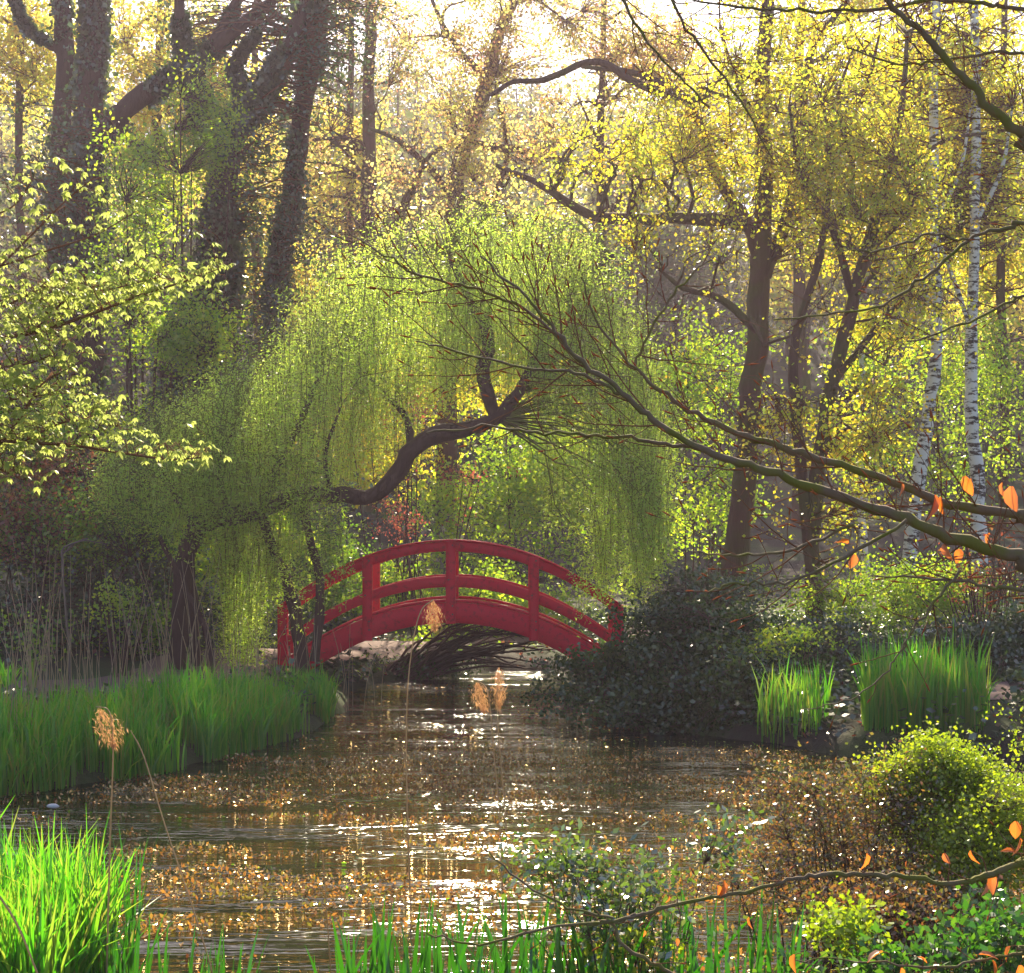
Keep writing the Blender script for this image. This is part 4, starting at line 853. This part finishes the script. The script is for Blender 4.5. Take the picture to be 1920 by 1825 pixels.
beech('leafy twig of orange beech leaves along the bottom right edge', [([(2000, 1770), (1920, 1785), (1840, 1800), (1740, 1815), (1600, 1800), (1490, 1800)], [4, 4, 3, 3, 2, 1.5], 4.8, .3, .1)],
    [(1490, 1790, 4.8, .8, 1), (1655, 1785, 4.8, .9, 0), (1720, 1795, 4.8, .5, 0), (1835, 1790, 4.8, .8, 0), (1860, 1800, 4.8, .8, 1), (1895, 1775, 4.8, .7, 0), (1912, 1810, 4.8, .9, 1), (1745, 1820, 4.8, .6, 1), (1690, 1815, 4.8, .6, 1)], name='beech_branch')

# ------------------------------------------------------------------ maple sprays on the left
def maple_leaf_geo():
    mb = MB(); n = 5
    for k in range(n):
        a = rad(-78+39*k+R.normal()*6); L_ = (.030, .042, .050, .042, .030)[k]; d = np.array([math.sin(a), math.cos(a)*.9, -.55+R.uniform(-.2, .2)]); d = d/np.linalg.norm(d); s_ = np.cross(d, [0, 0, 1]); s_ /= np.linalg.norm(s_)
        m_ = d*L_*.5; e = d*L_+np.array([0, 0, -.010]); w = .0095
        mb.add([(0, 0, 0), m_+s_*w, e, m_-s_*w], [[0, 1, 2, 3]])
    return mb
mlm = []
def maple_spray(lab, mains, n_leaf, Y, spread_px, lead=()):
    t = thing('maple_branch', lab, 'branch', 'maple branches with pale new leaves'); mb = MB(); segs = []
    for pts, rr in mains:
        Q, r = resample(WP(pts, Y), px_r(rr, Y), len(pts)*5); mb.tubes(Q, r, 5); segs.append((Q, r))
    # side twigs carrying leaf clusters slightly above the branch
    C = []; allQ = np.concatenate([q for q, _ in segs]);
    wts = np.linspace(.6, 1, len(allQ)); 
    for _ in range(n_leaf//3):
        q = allQ[R.integers(0, len(allQ))]; C.append(q+np.array([R.normal()*spread_px/F*Y*.5, R.normal()*.25, abs(R.normal())*spread_px/F*Y*.55]))
    C = np.array(C); skeleton_crown(mb, segs, C, .0012, .004, 3, .08, 4, 3)
    mb.build('bough', M['twig'], t, smooth=True)
    stuff = MB(); k = 0; out_ = 0
    order = np.repeat(np.arange(len(C)), 3)[:n_leaf]
    for ci in order:
        p = C[ci]+R.normal(size=3)*.022
        if len(mlm) < 8:
            o = maple_leaf_geo().build('leaf', M['maple'], t); mlm.append(o.data)
        else:
            if k >= 299:
                me = mlm[R.integers(0, 8)]; v = np.zeros(len(me.vertices)*3, np.float32); me.vertices.foreach_get('co', v); v = v.reshape(-1, 3)
                a = R.uniform(0, 6.28); c_, s_ = math.cos(a), math.sin(a); v = v@np.array([[c_, s_, 0], [-s_, c_, 0], [0, 0, 1]])*R.uniform(.5, .88); stuff.add(v+p, np.arange(len(v)).reshape(-1, 4)); continue
            o = link('leaf', mlm[R.integers(0, 8)], t)
        k += 1; o.location = p; sc = R.uniform(.5, .88); o.scale = (sc, sc, sc); o.rotation_euler = (R.normal()*.25, R.normal()*.25, R.uniform(0, 6.28))
    if stuff.n: stuff.build('leaves', M['maple'], t, kind='stuff')
maple_spray('long upper maple branch of pale green leaves rising to the right across the ivy trunk', [([(-60, 640), (60, 625), (170, 590), (260, 555), (340, 530), (410, 505)], [4, 4, 3, 2.5, 2, 1]), ([(60, 625), (130, 560), (220, 540), (300, 520)], [2, 2, 1.5, 1]), ([(-60, 600), (40, 560), (100, 520)], [3, 2, 1])], 760, 6.6, 30)
maple_spray('airy top maple sprig of pale leaves at the left edge', [([(-60, 560), (0, 500), (60, 440), (120, 380), (180, 330)], [3, 2.5, 2, 1.5, 1]), ([(0, 500), (90, 470), (180, 440), (250, 400)], [2, 2, 1.5, 1]), ([(-60, 420), (20, 390), (60, 340)], [2, 1.5, 1])], 170, 6.6, 60)
maple_spray('lower maple branch of pale leaves reaching towards the willow', [([(-60, 820), (40, 830), (130, 835), (230, 850), (320, 862), (380, 858)], [4, 3.5, 3, 2.5, 2, 1]), ([(-20, 860), (40, 780), (80, 720), (150, 680)], [3, 3, 2, 1]), ([(40, 830), (130, 790), (220, 800)], [2, 2, 1])], 500, 6.4, 44)
maple_spray('thick maple sprig of pale leaves hanging at the left edge', [([(-60, 700), (0, 690), (60, 680), (110, 660)], [3, 2.5, 2, 1]), ([(-60, 860), (0, 880), (40, 900)], [3, 2, 1]), ([(-60, 760), (20, 750), (90, 740)], [3, 2, 1])], 330, 6.3, 60)

# ------------------------------------------------------------------ reeds
def plume_obj(parent, c, L_, wpx, lean):
    mb = MB(); n = 620; t = R.uniform(0, 1, n)**.8; ax = np.array([lean, 0, -1.0]); ax = ax/np.linalg.norm(ax)
    cv = np.array([lean*.5, 0, 0]); P = c+ax*(t[:, None]*L_)+cv*(np.sin(t*2.4)[:, None]*L_*.25)
    P += R.normal(size=(n, 3))*(wpx*np.sin(np.pi*np.clip(t, .05, .97)))[:, None]*np.array([1, .8, .35])*.5
    d = ax*1.0+R.normal(size=(n, 3))*.38; mb.leaves(P, R.uniform(.012, .034, n), .10, d=d)
    mb.leaves(P[::3], R.uniform(.03, .06, len(P[::3])), .035, d=d[::3])
    mb.build('plume', M['plume'], parent, kind='stuff')
def reed(lab, pts, rpx, Y, plume=None, group='dry reed stalks with plumes', name='reed_stalk', label_leaf=False):
    t = thing(name, lab, 'reed', group); mb = MB(); Q, r = resample(WP(pts, Y), [v*.75 for v in px_r(rpx, Y)], len(pts)*5); mb.tubes(Q, r, 5); mb.build('stalk', M['straw'], t, smooth=True)
    if plume: plume_obj(t, W(plume[0], plume[1], Y), plume[2], plume[3], plume[4])
reed('dry reed with a drooping orange plume before the left iris bank', [(198, 1900), (203, 1700), (207, 1550), (212, 1400), (205, 1335), (180, 1325)], [2.6, 2.4, 2.2, 2, 1.6, 1], 7.6, (185, 1325, .20, .075, .35))
reed('leaning dry reed stalk rising just right of the orange plume', [(420, 1900), (370, 1730), (310, 1550), (270, 1420), (245, 1370)], [2.2, 2, 1.8, 1.6, 1.2], 7.6)
reed('tall reed whose drooping plume hangs against the red arch', [(775, 1900), (768, 1650), (762, 1450), (764, 1300), (775, 1200), (790, 1145), (812, 1125)], [2.0, 2.0, 1.8, 1.6, 1.4, 1.2, 1], 9.5, (812, 1125, .17, .055, .05))
reed('reed plume hanging over the dark water, left of its twin', [(945, 1900), (940, 1600), (925, 1400), (915, 1300), (895, 1275)], [1.6, 1.6, 1.4, 1.2, 1], 10, (893, 1277, .20, .06, .22))
reed('reed plume hanging over the dark water, right of its twin', [(960, 1900), (952, 1600), (935, 1380), (932, 1290), (936, 1255)], [1.6, 1.6, 1.4, 1.2, 1], 10, (936, 1250, .26, .055, 0))
reed('pale stalk slanting out of the corner iris clump', [(-30, 1640), (30, 1730), (80, 1850)], [3, 3, 3], 6.6)
reed('stalk standing in the glitter left of the middle', [(625, 1900), (612, 1700), (605, 1600)], [1.6, 1.5, 1], 8)
reed('two thin stalks curving before the dark bush', [(1460, 1900), (1440, 1780), (1425, 1700)], [2, 1.8, 1.2], 7)
# thin standing dry stalks among the left iris bank
t = thing('reed_bed', 'many thin pale dead reed stalks standing along the left bank', 'reeds')
n = 170; x0 = np.concatenate([R.uniform(0, 560, 120), R.uniform(560, 720, 12), R.uniform(0, 240, 38)]); Yd = np.interp(x0, [0, 300, 600], [14.5, 16.5, 20.5])+R.uniform(0, 1.5, n)
for k in range(n):
    b_ = np.array([(x0[k]-CX)/F*Yd[k], Yd[k], 0]); b_[2] = max(float(ground(b_[0], b_[1])), 0); hgt = R.uniform(.7, 1.9) if x0[k] < 450 else R.uniform(.6, 1.2)
    if x0[k] < 100: hgt *= 1.15
    ln_ = R.normal()*.10; Q, r = resample([b_, b_+np.array([ln_*.3*hgt, 0, hgt*.5]), b_+np.array([ln_*hgt*1.2, R.normal()*.1, hgt])], [.0045, .004, .002], 6)
    mb = MB(); mb.tubes(Q, r, 3); mb.build('stalk', M['straw'], t)

# dead leaning stems on the left bank
t = thing('dead_tree', 'thin bare dead stem forking on the left bank', 'dead tree'); mb = MB()
for pts, rr in (([(135, 1330), (130, 1220), (122, 1120), (116, 1040), (135, 1020), (165, 1010)], [5, 5, 4.5, 4, 3, 2]), ([(116, 1040), (150, 1015), (200, 1020)], [3, 2.5, 1.5]), ([(130, 1190), (100, 1165), (88, 1150)], [3, 2, 1])):
    limb(mb, WP(pts, 20.5), [v*.6 for v in px_r(rr, 20.5)], 14, 6, .5)
mb.build('trunk', M['twig_grey'], t, smooth=True)

# ------------------------------------------------------------------ air
HAZE = 0.0008
m, nt, out = mat('haze'); pv = nt.nodes.new('ShaderNodeVolumePrincipled'); pv.inputs['Color'].default_value = (.88, .74, .95, 1); pv.inputs['Density'].default_value = HAZE; pv.inputs['Anisotropy'].default_value = .45
nt.links.new(pv.outputs[0], out.inputs['Volume'])
mb = MB(); zb = -2.5; zt = 62
mb.box((0, 330, (zb+zt)/2), (1900, 1000, zt-zb)); 
o = mb.build('haze', m, kind='stuff')
nv = sum(len(o.data.polygons) for o in S.objects if o.type == 'MESH')
